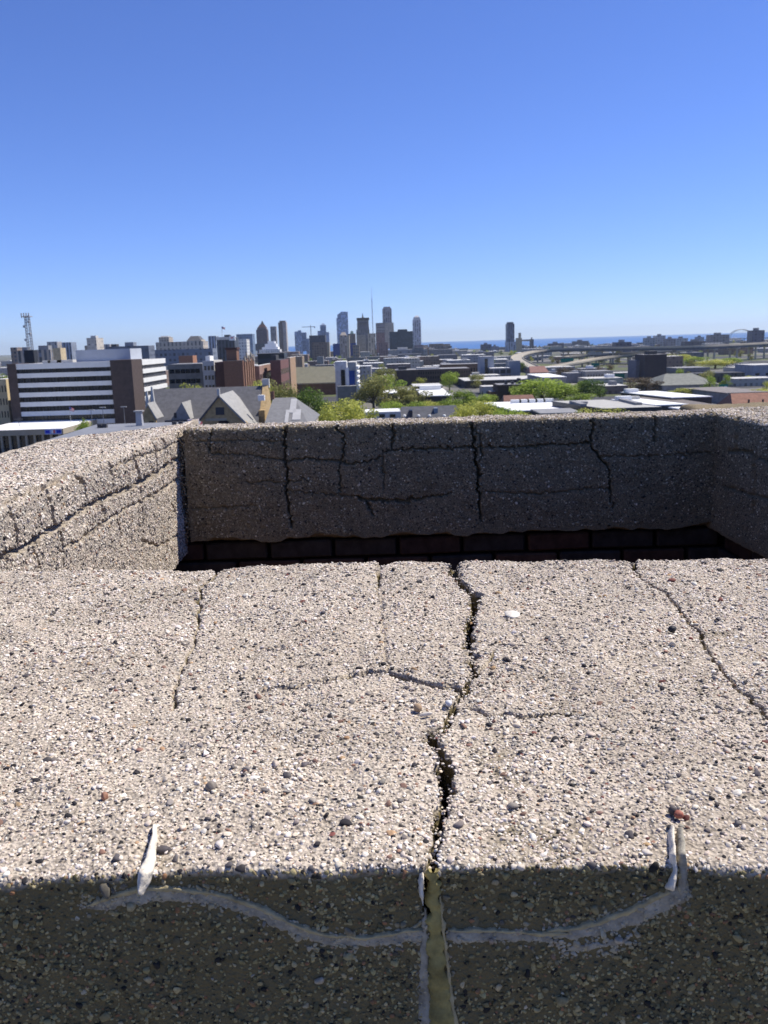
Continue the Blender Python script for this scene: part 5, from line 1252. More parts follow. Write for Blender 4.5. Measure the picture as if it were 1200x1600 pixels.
T = [
 ('round dark green tree behind the church wing', 481, 597, 300, 46, 'dark', 0), ('pale green tree left of the round dark green one', 446, 588, 340, 44, 'olive', 2),
 ('yellow green sparse tree just above the parapet left of the white house', 540, 617, 262, 62, 'yellow', 1), ('lower yellow green tree beside the church wing wall', 512, 632, 240, 40, 'yellow', 4),
 ('tall olive budding tree right of the white and blue block', 582, 574, 395, 52, 'olive', 2), ('light green tree behind the tall olive one', 604, 583, 480, 40, 'green', 4),
 ('light green bush shaped tree below the small white roofs', 614, 624, 360, 34, 'green', 0), ('olive green tree in front of the small white roofs', 640, 600, 400, 46, 'olive', 4),
 ('low yellow green tree left of the white roofed shop', 668, 625, 380, 28, 'yellow', 1), ('round light green tree in front of the white roofed shop', 699, 620, 345, 32, 'green', 0),
 ('dark green tree right of the white roofed shop', 724, 606, 390, 34, 'green', 4), ('spreading yellow green tree above the middle of the parapet', 742, 622, 300, 46, 'yellow', 1),
 ('green tree left of the dark brick block', 758, 612, 410, 32, 'green', 2), ('low bright green tree under the brown roofed house', 790, 634, 290, 44, 'green', 0), ('small bright tree at the corner of the white hall', 770, 628, 330, 30, 'green', 4),
 ('largest light green tree right of the dark brick block', 848, 588, 425, 62, 'green', 1), ('light green tree left of the largest one', 822, 600, 430, 32, 'green', 4), ('green tree between the largest one and the dark round one', 884, 597, 420, 40, 'green', 0),
 ('dense dark round tree in front of the grey store', 921, 589, 415, 36, 'dark', 1), ('thin yellow tree growing in front of the framed roof', 935, 634, 285, 62, 'yellow', 3), ('bare brown tree right of the grey store', 1010, 588, 480, 36, 'brown', 4),
 ('low brown scrub tree left of the bare brown one', 985, 588, 500, 30, 'brown', 3), ('yellow green tree in front of the hipped hall', 1064, 605, 430, 32, 'yellow', 4), ('small sparse tree on the white roof corner', 1103, 632, 300, 16, 'yellow', 3),
 ('yellow green tree behind the church ridge at the left', 288, 594, 330, 34, 'yellow', 4), ('lower green tree beside it behind the church ridge', 312, 598, 345, 26, 'olive', 0), ('green tree at the foot of the turreted brick block', 402, 590, 345, 34, 'yellow', 1), ('grey green tree at the foot of the dark red block', 424, 588, 360, 30, 'olive', 4),
 ('small round green tree in front of the white office', 130, 650, 275, 21, 'green', 0), ('green tree behind the office at the left edge', 3, 580, 520, 20, 'green', 4),
 ('green tree on the far side of the factory', 702, 578, 560, 22, 'green', 0), ('green tree at the right edge behind the red roof', 1190, 606, 400, 30, 'yellow', 1), ('orange brown tree beside the highway ramp', 880, 571, 640, 22, 'brown', 0),
 ('leafy tree in front of the blue grey office box', 745, 583, 600, 18, 'olive', 0),
 ('yellow green tree between the church wing and the tall olive tree', 560, 622, 285, 40, 'yellow', 4), ('bright green tree behind the long dark shed roof, left one', 650, 622, 350, 34, 'green', 2), ('bright green tree behind the long dark shed roof, right one', 682, 626, 345, 30, 'yellow', 0),
 ('leafy yellow tree at the right end of the long dark shed', 722, 632, 290, 34, 'yellow', 4), ('broad green tree behind the brown roofed house', 812, 612, 415, 36, 'green', 2), ('low green tree before the navy store', 820, 642, 270, 40, 'yellow', 1), ('pale green tree left of the long factory', 598, 572, 600, 30, 'olive', 1),
 ('green tree right of the white hall roof', 905, 612, 380, 32, 'green', 4), ('yellow green tree below the elevated highway, left one', 1068, 552, 880, 26, 'yellow', 1), ('yellow green tree below the elevated highway, middle one', 1085, 556, 840, 30, 'green', 4), ('yellow green tree below the elevated highway, right one', 1118, 560, 780, 40, 'yellow', 0), ('low green tree at the foot of the highway piers', 1145, 558, 860, 24, 'green', 1), ('yellow green tree between the ribbed shed and the warehouse', 1170, 586, 560, 18, 'yellow', 0),
]
for a in T: tree(*a)

# ================================================================== skyline
def sk(c, g=(0.05, 0.06, 0.08), **k):
    c = tuple(min(0.8, v * 1.3) for v in c); g = tuple(v * 1.2 for v in g)
    return windowed('facade_%d_%d_%d_%s' % (int(c[0] * 1000), int(c[1] * 1000), int(c[2] * 1000), '_'.join(str(int(v * 100)) for v in k.values())), c, g, **k)
def tower(name, label, px0, px1, ytop, D, dep, wall, top=None, rz=0, roof=GREY, cat='tower', pent=()):
    r0, w, h = bld(name, label, cat, px0, px1, ytop, D, dep, wall, roof, rz=rz, pent=pent, foot=False)
    return r0, w, h
def addbox(root, nm, px0, px1, y0, y1, D, dy0, dy1, m, taper=0.0):
    o = root.location; a = at(px0, y0, D); b = at(px1, y0, D); zt = at((px0 + px1) / 2, y0, D).z; zb = at((px0 + px1) / 2, y1, D).z; w = b.x - a.x
    return MB().frustum(a.x - o.x, b.x - o.x, dy0, dy1, zb, zt, taper * w, taper * (dy1 - dy0)).build(nm, m, root)

glass_b = sk((0.22, 0.27, 0.36), (0.10, 0.13, 0.2), floor=4, bay=3, fw=0.7, fh=0.7)
glass_l = sk((0.30, 0.36, 0.46), (0.18, 0.23, 0.33), floor=4, bay=3.5, fw=0.7, fh=0.75)
stone_t = sk((0.34, 0.29, 0.23), (0.12, 0.11, 0.10), floor=4, bay=4, fw=0.45, fh=0.5)
stone_g = sk((0.33, 0.31, 0.30), (0.13, 0.13, 0.14), floor=400, bay=5, fw=0.45, fh=1.0)
dark_t = sk((0.07, 0.07, 0.085), (0.03, 0.035, 0.05), floor=4, bay=4, fw=0.5, fh=0.6)
brown_t = sk((0.16, 0.12, 0.10), (0.06, 0.055, 0.055), floor=4, bay=4, fw=0.5, fh=0.5)
black_g = sk((0.02, 0.035, 0.06), (0.008, 0.016, 0.03), floor=4, bay=4, fw=0.8, fh=0.7)
white_t = sk((0.5, 0.49, 0.46), (0.2, 0.2, 0.21), floor=4.5, bay=4, fw=0.5, fh=0.5)

# far left
tower('lowrise', 'narrow brown block with a lit side at the far left of the skyline', 16, 26, 543, 900, 16, sk((0.24, 0.18, 0.14), floor=4, bay=4, fw=0.5, fh=0.5), cat='building')
tower('lowrise', 'long grey brown block behind the lattice mast', 26, 78, 547, 850, 24, sk((0.26, 0.23, 0.2), floor=60, bay=5, fw=0.5, fh=1.0), cat='building', pent=[(0.1, 0.25, 0.2, 0.6, 3, GREY), (0.6, 0.9, 0.2, 0.6, 4, GREY)])
tower('lowrise', 'grey tower rising behind the long grey brown block', 73, 89, 534, 1500, 22, stone_g, cat='building')
tower('lowrise', 'sunlit beige block right of the long grey brown one', 82, 94, 544, 800, 14, mk((0.5, 0.4, 0.25), 'beige_masonry'), cat='building')
tower('lowrise', 'blue grey tower left of the pale one', 96, 111, 535, 1500, 26, sk((0.26, 0.29, 0.35), floor=400, bay=5, fw=0.5, fh=1), cat='building')
r0, w, h = tower('lowrise', 'pale beige tower standing above the office penthouse', 135, 150, 528, 1000, 26, sk((0.42, 0.38, 0.32), (0.25, 0.23, 0.2), floor=3.5, bay=4, fw=0.5, fh=0.5), cat='building')
addbox(r0, 'lift_head', 139, 147, 524.5, 528.2, 1000, 5, 15, PALE); addbox(r0, 'side_wing', 131, 135, 540, 560, 1000, 2, 20, stone_t)
tower('lowrise', 'low grey block right of the pale beige tower', 159, 171, 538, 1200, 20, stone_g, cat='building')
tower('lowrise', 'long dark blue grey flat block right of the office penthouse', 165, 232, 541, 900, 24, sk((0.10, 0.115, 0.15), (0.05, 0.055, 0.07), floor=5, bay=6, fw=0.5, fh=0.5), cat='building', pent=[(0.1, 0.22, 0.2, 0.6, 2.5, DARK), (0.42, 0.62, 0.2, 0.7, 4, mk((0.2, 0.22, 0.26), 'unit_grey'))])
tower('lowrise', 'broad blue grey block below the domed stone building', 222, 332, 546, 1000, 26, sk((0.13, 0.15, 0.19), (0.07, 0.08, 0.1), floor=6, bay=5, fw=0.5, fh=0.5), cat='building')
# domed stone building
D = 1350
r0, w, h = tower('courthouse', 'stone public building with two raised roofs left of the striped tower', 243, 317, 534, D, 40, sk((0.38, 0.33, 0.27), (0.16, 0.14, 0.13), floor=9, bay=6, fw=0.4, fh=0.7), cat='building')
addbox(r0, 'pavilion', 247, 263, 527, 534.4, D, 3, 30, stone_t); addbox(r0, 'pavilion_roof', 248, 262, 525, 527.2, D, 4, 29, GREY, 0.15)
addbox(r0, 'pavilion', 291, 314, 531, 534.4, D, 3, 34, mk((0.5, 0.42, 0.32), 'lit_limestone')); addbox(r0, 'dome_roof', 291, 312, 525, 531.2, D, 4, 33, SLATE, 0.22)  # right pavilion in brighter stone, sunlight painted into it
# striped tower with a flag
D = 1150
r0, w, h = tower('striped_tower', 'dark tower with vertical stripes, white crown and flag', 338, 366, 527, D, 34, sk((0.06, 0.065, 0.08), (0.012, 0.014, 0.02), floor=500, bay=4.6, fw=0.6, fh=1.0))
addbox(r0, 'crown_band', 337.5, 358, 526.5, 531, D, -0.6, 0.5, PALE); addbox(r0, 'crown_box', 349, 357, 523, 527, D, 6, 18, DARK)
addbox(r0, 'sign_panel', 358.2, 367, 525, 532, D, -0.7, 3, WHITE); addbox(r0, 'sign_mark', 360.5, 364.5, 527, 528.6, D, -0.9, -0.72, mk((0.6, 0.05, 0.05), 'red_letters'))
q = at(347.3, 526, D + 10); fr = empty('roof_flag', (q.x, D + 10, q.z), 0, 'small flag on a pole on top of the striped tower', 'flag')
MB().tube([(0, 0, -2), (0, 0, 13)], 0.25).build('pole', PALE, fr)
def flag_cloth(root, z, wd, hg, y=0.0):
    for k in range(5):
        mb = MB(); a0 = hg * k / 5; a1 = hg * (k + 1) / 5; n = 7
        top = [(wd * i / n, 0.14 * wd * math.sin(2.2 * i), z - 0.35 * wd * (i / n) ** 1.3 - a0) for i in range(n + 1)]; bot = [(p[0], p[1], p[2] - (a1 - a0)) for p in top]
        for i in range(n): mb.poly([top[i], top[i + 1], bot[i + 1], bot[i]])
        o = mb.build('flag_stripe', mk((0.5, 0.05, 0.06), 'flag_red') if k % 2 == 0 else WHITE, root); sm = o.modifiers.new('thickness', 'SOLIDIFY'); sm.thickness = 0.03
    MB().box(0.0, wd * 0.42, -0.12 * wd - 0.05, 0.16 * wd, z - hg * 0.55 - 0.1 * wd, z - 0.02).build('flag_canton', mk((0.05, 0.07, 0.25), 'flag_blue'), root)
flag_cloth(fr, 13, 4.2, 2.8)
tower('lowrise', 'light blue grey block left of the striped tower', 325, 337, 525, 1500, 26, sk((0.30, 0.34, 0.4), floor=400, bay=5, fw=0.5, fh=1), cat='building')
tower('glass_block', 'wide dark blue glass block right of the striped tower', 369, 394, 522, 2000, 40, sk((0.13, 0.18, 0.25), (0.06, 0.09, 0.14), floor=5, bay=5, fw=0.7, fh=0.6))
tower('lowrise', 'pale block with white roof corners in front of the wide glass block', 370, 385, 530, 1300, 30, white_t, cat='building', roof=WHITE)
# pointed postmodern tower
D = 2450
r0, w, h = tower('pointed_tower', 'dark brown tower with a stepped pointed crown', 400, 417, 515, D, 30, sk((0.10, 0.075, 0.085), (0.05, 0.045, 0.055), floor=5, bay=5, fw=0.5, fh=0.6), roof=DARK)
addbox(r0, 'setback', 401, 416, 511.5, 515.3, D, 1.5, 28, brown_t, 0.05); addbox(r0, 'crown_roof', 402.2, 414.8, 507, 511.6, D, 3, 27, DBRICK, 0.22); addbox(r0, 'spire', 405.6, 411.4, 501, 507.2, D, 9, 21, DARK, 0.46)
tower('skyscraper', 'slim grey tower between the pointed tower and the dark slim one', 422, 431, 510, 2500, 26, sk((0.30, 0.28, 0.27), (0.16, 0.16, 0.17), floor=400, bay=5, fw=0.5, fh=1))
addbox(bpy.data.objects[-1] if False else r0, 'plinth', 398.5, 418, 537, 548, D, -2, 32, dark_t)
r0, w, h = tower('skyscraper', 'tall slim dark tower with a lit right side', 434.5, 441, 504, 2300, 40, brown_t, rz=0); addbox(r0, 'lit_side', 441, 446.5, 503, 549, 2300, 2, 30, sk((0.34, 0.3, 0.27), (0.2, 0.19, 0.18), floor=5, bay=5, fw=0.5, fh=0.5)); addbox(r0, 'top_box', 436, 445, 501, 504.2, 2300, 4, 28, brown_t)  # sunlit side is a paler box, the light is in its colour
# white stepped building
D = 1900
r0, w, h = tower('stepped_building', 'white stepped building below the pointed tower', 405, 437, 546, D, 40, white_t, roof=WHITE, cat='building')
for a, b, y0, y1, dy in ((409, 434, 542, 546.2, 4), (413, 431, 537, 542.2, 8), (417, 428, 533, 537.2, 12)): addbox(r0, 'step', a, b, y0, y1, D, dy, 36 - dy / 2, WHITE)
# centre of the skyline
r0, w, h = tower('glass_tower', 'pale blue stepped glass tower left of the crane', 460, 471, 518, 2500, 30, glass_l); addbox(r0, 'lower_half', 471, 478, 519.5, 549, 2500, 3, 28, glass_b); addbox(r0, 'top_box', 465, 470, 516, 518.2, 2500, 4, 14, glass_b)
tower('glass_tower', 'short grey blue block between the crane and the glass tower', 478, 483, 529, 2500, 20, glass_b)
def crane():
    D = 2600; q = at(487, 545, D); root = empty('tower_crane', (q.x, D, 0), 0, 'thin construction tower crane on the skyline', 'crane'); zt = at(487, 508, D).z; zj = at(487, 511, D).z
    m = mk((0.34, 0.34, 0.36), 'crane_grey')
    MB().box(-1.0, 1.0, -1.0, 1.0, 0, zt).build('mast', m, root)
    x0, x1 = at(472, 511, D).x - q.x, at(492.5, 510, D).x - q.x
    MB().box(x0, -1.1, -0.7, 0.7, zj, zj + 1.6).build('jib', m, root); MB().box(1.1, x1, -0.7, 0.7, zj, zj + 1.6).build('counter_jib', m, root); MB().box(x1 - 3.5, x1 - 0.5, -1.2, 1.2, zj - 3, zj - 0.02).build('counterweight', m, root)
crane()
r0, w, h = tower('glass_tower', 'slim blue glass tower with a pointed roof behind the dark brown block', 500, 509, 508, 2700, 24, glass_b); addbox(r0, 'slanted_top', 501, 508, 505, 508.2, 2700, 2, 20, glass_b, 0.3); addbox(r0, 'side_bay', 496, 500, 517, 549, 2700, 2, 18, glass_l)
tower('glass_tower', 'lower grey tower right of the dark brown block', 509, 514, 519, 2550, 20, glass_l)
r0, w, h = tower('dark_slab', 'big dark slab behind the brown slab in the skyline centre', 483, 508, 524, 1750, 30, dark_t, roof=DARK)
r0, w, h = tower('brown_slab', 'brown slab with a tan right edge in the skyline centre', 487, 511, 535, 1450, 26, brown_t, roof=BRICK); addbox(r0, 'lit_edge', 511, 514.5, 534.5, 562, 1450, 1, 20, TAN)  # tan strip paints the sunlight on the slab's right edge
tower('lowrise', 'small grey box in front of the brown slab', 495, 505, 557, 1300, 14, GREY, cat='building')
r0, w, h = tower('skyscraper', 'tall pale blue glass skyscraper with a slanted top', 525.5, 543.5, 497, 2650, 34, glass_l); D = 2650
o = r0.location; xa, xb = at(525.5, 497, D).x - o.x, at(543.5, 497, D).x - o.x; za = at(526, 492, D).z; zb = at(543, 487, D).z; zc = h
MB().prism([(xa + 3, zc + 0.1), (xb, zc + 0.1), (xb, zb), (xa + (xb - xa) * 0.45, (za + zb) / 2 + 5), (xa + 3, za)], lambda p, q, d: (p, d, q), 2, 30).build('slanted_crown', glass_l, r0)
tower('blue_block', 'deep blue block at the foot of the pale glass skyscraper', 520, 531, 537, 2000, 26, mk((0.02, 0.045, 0.2), 'deep_blue_cladding')); tower('blue_block', 'deep blue block right of the tan art deco tower', 545, 556, 536, 2000, 26, mk((0.02, 0.04, 0.18), 'deep_blue_cladding_dark'))
r0, w, h = tower('deco_tower', 'tan tower with a rounded top and lit right edge in front of the glass skyscraper', 530, 541.5, 524, 1700, 24, sk((0.30, 0.25, 0.21), (0.2, 0.17, 0.15), floor=400, bay=4, fw=0.5, fh=1)); addbox(r0, 'rounded_top', 531, 541, 519, 524.2, 1700, 2, 22, stone_t, 0.25); addbox(r0, 'lit_edge', 541.5, 545.5, 524, 562, 1700, 1, 22, mk((0.46, 0.4, 0.3), 'sunlit_limestone'))  # right edge strip coloured paler to show sun on it
r0, w, h = tower('deco_tower', 'dark block with a greenish domed cap behind the tan tower', 544, 555, 521.5, 2300, 26, brown_t); addbox(r0, 'copper_cap', 546.5, 552.5, 517, 521.8, 2300, 4, 20, mk((0.16, 0.24, 0.22), 'green_copper'), 0.25)
D = 2350
r0, w, h = tower('gothic_tower', 'tall dark stone tower with steep pyramid gables and spire', 556.5, 577, 515, D, 40, sk((0.20, 0.17, 0.16), (0.1, 0.09, 0.09), floor=400, bay=5, fw=0.45, fh=1.0), roof=DARK)
addbox(r0, 'upper_stage', 557.5, 576, 500, 515.3, D, 2, 38, sk((0.16, 0.135, 0.135), (0.09, 0.08, 0.085), floor=5, bay=5, fw=0.4, fh=0.5), 0.02); addbox(r0, 'parapet_crown', 557, 576.5, 496.5, 500.2, D, 1, 39, DARK); addbox(r0, 'gable_roof', 559, 574.5, 494, 506, D, 0, 20, brown_t, 0.46); addbox(r0, 'spire', 564.8, 567.6, 489, 497, D, 16, 22, DARK, 0.4); addbox(r0, 'lower_stage', 557, 571, 523, 552, D, -6, 0, stone_t)
tower('lowrise', 'tan striped building at the foot of the gothic tower', 574.5, 586.5, 521, 2000, 26, sk((0.36, 0.3, 0.22), (0.2, 0.17, 0.13), floor=400, bay=6, fw=0.45, fh=1), cat='building')
tower('lowrise', 'dark domed stone building in front of the gothic tower', 551, 561, 539, 1500, 22, sk((0.2, 0.17, 0.14), floor=5, bay=4, fw=0.5, fh=0.5), cat='building')
def mast():
    D = 3000; q = at(583, 530, D); root = empty('broadcast_mast', (q.x, D, 0), 0, 'very tall thin broadcast mast above the skyline', 'mast'); zt = at(581.6, 448, D).z
    m = mk((0.42, 0.44, 0.5), 'mast_grey')
    for dx, dy in ((-1.1, -0.6), (1.1, -0.6), (0, 1.2)): MB().tube([(dx, dy, 0), (dx * 0.8, dy * 0.8, zt * 0.82)], 0.42, 5).build('leg', m, root)
    for k in range(24):
        z = zt * 0.82 * (k + 0.5) / 24; MB().box(-1.2, 1.2, -0.5, 0.5, z, z + 0.5).build('brace', m, root)
    MB().tube([(0, 0, zt * 0.8), (0, 0, zt)], [0.7, 0.3], 6).build('antenna', m, root)
mast()
r0, w, h = tower('skyscraper', 'tallest grey brown skyscraper with a narrower upper shaft', 587, 601, 504.5, 2650, 40, sk((0.26, 0.22, 0.21), (0.15, 0.13, 0.13), floor=5, bay=400, fw=1, fh=0.5)); D = 2650
addbox(r0, 'lit_half', 601, 615, 504.2, 545, D, 1, 38, sk((0.36, 0.3, 0.24), (0.24, 0.2, 0.17), floor=5, bay=5, fw=0.4, fh=0.5)); addbox(r0, 'upper_shaft', 597.3, 611.8, 482, 504.4, D, 6, 34, sk((0.27, 0.24, 0.25), (0.15, 0.14, 0.155), floor=400, bay=6, fw=0.5, fh=1)); addbox(r0, 'shaft_cap', 598.5, 610.5, 479, 482.2, D, 8, 32, sk((0.24, 0.22, 0.23), (0.15, 0.14, 0.155), floor=5, bay=5, fw=0.3, fh=0.5), 0.08)  # right half given a lighter facade as painted sunlight
tower('lowrise', 'dull red block at the foot of the tallest skyscraper', 587, 601, 520, 2100, 26, sk((0.2, 0.12, 0.11), (0.1, 0.07, 0.07), floor=4, bay=5, fw=0.5, fh=0.5), cat='building'); tower('lowrise', 'lower dull red block in front of the first red one', 592, 606, 535, 1800, 24, sk((0.19, 0.125, 0.12), (0.1, 0.07, 0.07), floor=4, bay=5, fw=0.5, fh=0.5), cat='building')
r0, w, h = tower('black_block', 'wide blue black glass block right of the tallest skyscraper', 608.5, 645, 518, 2300, 40, black_g, roof=DARK); addbox(r0, 'roof_plant', 621, 637, 514.5, 518.3, 2300, 6, 26, black_g, 0.06)
r0, w, h = tower('rounded_tower', 'pale grey tower with a rounded top at the right of the skyline', 645, 657.5, 500, 2550, 30, sk((0.40, 0.385, 0.40), (0.22, 0.22, 0.25), floor=400, bay=6, fw=0.45, fh=1)); addbox(r0, 'round_top', 645.4, 657, 495.5, 500.2, 2550, 2, 28, white_t, 0.1); addbox(r0, 'top_dome', 647, 655.6, 493, 495.8, 2550, 6, 24, white_t, 0.22)
tower('lowrise', 'long grey terraced building below the blue black block', 606, 668, 546, 1900, 40, sk((0.24, 0.23, 0.23), (0.15, 0.15, 0.16), floor=8, bay=9, fw=0.5, fh=0.4), cat='building', roof=PALE, pent=[(0.25, 0.5, 0.2, 0.6, 5, PALE)])
tower('lowrise', 'dark flat block on the lake shore right of the rounded tower', 662, 706, 541, 2500, 40, sk((0.15, 0.12, 0.12), (0.08, 0.075, 0.08), floor=6, bay=10, fw=0.5, fh=0.5), cat='building', pent=[(0.2, 0.7, 0.2, 0.7, 7, brown_t)])
tower('lowrise', 'dull purple block left of the dark shore block', 648, 661, 539, 2200, 24, sk((0.16, 0.13, 0.16), (0.09, 0.08, 0.1), floor=5, bay=5, fw=0.5, fh=0.5), cat='building')
tower('lowrise', 'low white roofed shore building', 700, 730, 550, 1900, 30, mk((0.3, 0.31, 0.34), 'shore_grey'), roof=WHITE, cat='building')
# lone tower and silo at the right
D = 2150
r0, w, h = tower('lone_tower', 'single dark blue tower standing alone before the lake', 792.5, 803.8, 506, D, 28, sk((0.09, 0.11, 0.16), (0.05, 0.065, 0.1), floor=400, bay=5, fw=0.5, fh=1.0), roof=DARK); addbox(r0, 'cap', 793.5, 802.8, 503.2, 506.2, D, 3, 25, dark_t, 0.06); addbox(r0, 'podium', 791.5, 815, 534, 552, D, -6, 26, sk((0.25, 0.29, 0.35), (0.12, 0.14, 0.18), floor=400, bay=6, fw=0.5, fh=1))
r0, w, h = tower('grain_elevator', 'tan grain elevator with a conveyor arm beside the lone tower', 807.5, 815.5, 528, 2000, 16, mk((0.42, 0.35, 0.25), 'silo_tan'), roof=PALE, cat='silo'); addbox(r0, 'head_house', 811, 814.5, 520, 528.2, 2000, 3, 10, mk((0.4, 0.34, 0.24), 'silo_tan_light')); addbox(r0, 'conveyor', 815.5, 833, 530.5, 533, 2000, 4, 7, mk((0.36, 0.32, 0.26), 'conveyor_tan'))
for a, b, y, D, c, lb in ((830, 834, 530, 2000, (0.12, 0.12, 0.13), 'thin dark stack at the end of the conveyor arm'), (752, 768, 538, 2300, (0.12, 0.12, 0.15), 'dark shore block left of the lone tower'), (769, 779, 541, 2250, (0.2, 0.2, 0.23), 'grey block left of the lone tower podium'), (858, 881, 536.5, 2300, (0.11, 0.1, 0.11), 'dark flat block right of the grain elevator'), (896, 920, 533, 2600, (0.12, 0.115, 0.12), 'dark humped building on the lake shore'), (962, 987, 534.5, 1500, (0.1, 0.1, 0.12), 'dark box behind the upper highway deck'), (1009, 1024, 528, 2000, (0.22, 0.23, 0.26), 'grey slab left in the cluster above the highway'), (1025, 1040, 524.5, 2100, (0.25, 0.26, 0.28), 'tallest grey block in the cluster above the highway'), (1042, 1056, 529, 2050, (0.16, 0.16, 0.18), 'dark grey block in the cluster above the highway'), (1057, 1075, 528.5, 2200, (0.3, 0.3, 0.32), 'pale low block right of the cluster above the highway'), (1070, 1110, 533, 1800, (0.1, 0.095, 0.11), 'long dark roofed shed behind the highway'), (1090, 1100, 526.5, 2300, (0.22, 0.25, 0.31), 'small blue grey box before the lake'), (1110, 1140, 523, 1700, (0.24, 0.21, 0.2), 'grey brown block left of the arch bridge'), (1176, 1195, 516, 1500, (0.11, 0.11, 0.14), 'dark square tower right of the arch bridge')):
    tower('shore_block', lb, a, b, y, D, 22, sk(c, tuple(0.55 * v for v in c), floor=5, bay=6, fw=0.5, fh=0.5), cat='building', pent=[(0.3, 0.6, 0.2, 0.6, 4, GREY)])
# tied arch bridge
def arch():
    D = 3600; a = at(1141, 527, D); b = at(1177, 525, D); zt = at(1159, 514.6, D).z; zd = at(1159, 528, D).z
    root = empty('arch_bridge', ((a.x + b.x) / 2, D, 0), 0, 'pale tied arch bridge on the lake horizon at the right', 'bridge'); w = (b.x - a.x) / 2; m = mk((0.6, 0.57, 0.48), 'pale_bridge_steel')
    for y in (0, 18):
        MB().tube([(w * math.cos(q), y, zd + (zt - zd) * math.sin(q)) for q in np.linspace(0, math.pi, 22)], 1.6, 6).build('arch_rib', m, root)
        for k in range(1, 8):
            x = -w + 2 * w * k / 8; MB().tube([(x, y, zd), (x, y, zd + (zt - zd) * math.sqrt(max(0, 1 - (x / w) ** 2)))], 0.4, 4).build('hanger', m, root)
    MB().box(-w * 3.2, w * 2.4, 0, 18, zd - 4, zd).build('deck', m, root)
    for k in range(9): x = -w * 3 + k * w * 0.66; MB().box(x - 2, x + 2, 3, 15, -1, zd - 4.02).build('pier', m, root)
arch()
# ================================================================== elevated highways
HW = mk((0.48, 0.43, 0.34), 'highway_concrete', var=0.12, scale=0.1); HWD = mk((0.36, 0.33, 0.27), 'highway_deck', var=0.15, scale=0.1); STEEL = mk((0.12, 0.13, 0.15), 'girder_steel')
def highway(label, pts, width, girder, every=36.0, pier_from=0.0):
    """pts: (px, py, height of the deck)"""
    P = [on_z(px, py, z) for px, py, z in pts]
    Q = []
    for i in range(len(P) - 1):
        p0, p1, p2, p3 = P[max(i - 1, 0)], P[i], P[i + 1], P[min(i + 2, len(P) - 1)]
        for k in range(10):
            t = k / 10; Q.append(0.5 * ((2 * p1) + (p2 - p0) * t + (2 * p0 - 5 * p1 + 4 * p2 - p3) * t * t + (3 * p1 - p0 - 3 * p2 + p3) * t ** 3))
    Q.append(P[-1])
    c = Q[len(Q) // 2]; root = empty('elevated_highway', (c.x, c.y, 0), 0, label, 'highway'); o = Vector((c.x, c.y, 0))
    nrm = []
    for i in range(len(Q)):
        t = (Q[min(i + 1, len(Q) - 1)] - Q[max(i - 1, 0)]); nrm.append(Vector((-t.y, t.x, 0)).normalized())
    def strip(name, u0, u1, z0, z1, m):
        mb = MB(); n = len(Q)
        for i in range(n):
            for u, z in ((u0, z0), (u1, z0), (u1, z1), (u0, z1)): mb.v.append(tuple(Q[i] - o + nrm[i] * u + Vector((0, 0, z))))
        for i in range(n - 1):
            for k in range(4): mb.f.append((i * 4 + k, i * 4 + (k + 1) % 4, (i + 1) * 4 + (k + 1) % 4, (i + 1) * 4 + k))
        mb.f += [(3, 2, 1, 0), tuple((n - 1) * 4 + k for k in range(4))]
        return mb.build(name, m, root)
    h = width / 2
    strip('deck', -h, h, -0.8, 0, HWD); strip('barrier', -h, -h + 0.4, 0.004, 1.1, HW); strip('barrier', h - 0.4, h, 0.004, 1.1, HW); strip('girder', -h + 0.6, h - 0.6, -0.8 - girder, -0.804, STEEL)
    acc = every * 0.5
    for i in range(1, len(Q)):
        acc += (Q[i] - Q[i - 1]).length
        if acc > every and Q[i].z - 0.8 - girder > 2:
            acc = 0; q = Q[i] - o; zt = q.z - 0.82 - girder
            for u in (-h * 0.6, h * 0.6):
                p = q + nrm[i] * u; MB().box(p.x - 0.8, p.x + 0.8, p.y - 0.8, p.y + 0.8, -0.1, zt - 1.21).build('pier', HW, root)
            MB().box(q.x - abs(nrm[i].x) * h - 0.9, q.x + abs(nrm[i].x) * h + 0.9, q.y - abs(nrm[i].y) * h - 0.9, q.y + abs(nrm[i].y) * h + 0.9, zt - 1.2, zt - 0.002).build('pier_cap', HW, root)
highway('upper highway deck running in from the right and curving down as a ramp', [(1290, 531, 17.7), (1200, 536, 17.7), (1125, 540, 17.7), (1060, 542.5, 17.7), (980, 543.5, 17.7), (900, 544.5, 17), (855, 547, 15.5), (822, 552, 13), (808, 558, 10.5), (815, 566, 7.5), (838, 576, 4)], 13, 2.2, 42)
highway('middle highway ramp lower than the upper deck', [(1075, 546, 13), (1010, 550, 12), (960, 552.5, 11), (920, 554.5, 10), (885, 557.5, 9)], 10, 1.2, 40)
highway('lowest highway ramp sweeping down to the left', [(1020, 552, 11), (967, 556.5, 9), (930, 561, 7.5), (900, 566.5, 6), (872, 572, 4), (845, 579, 2.5)], 11, 1.0, 45)
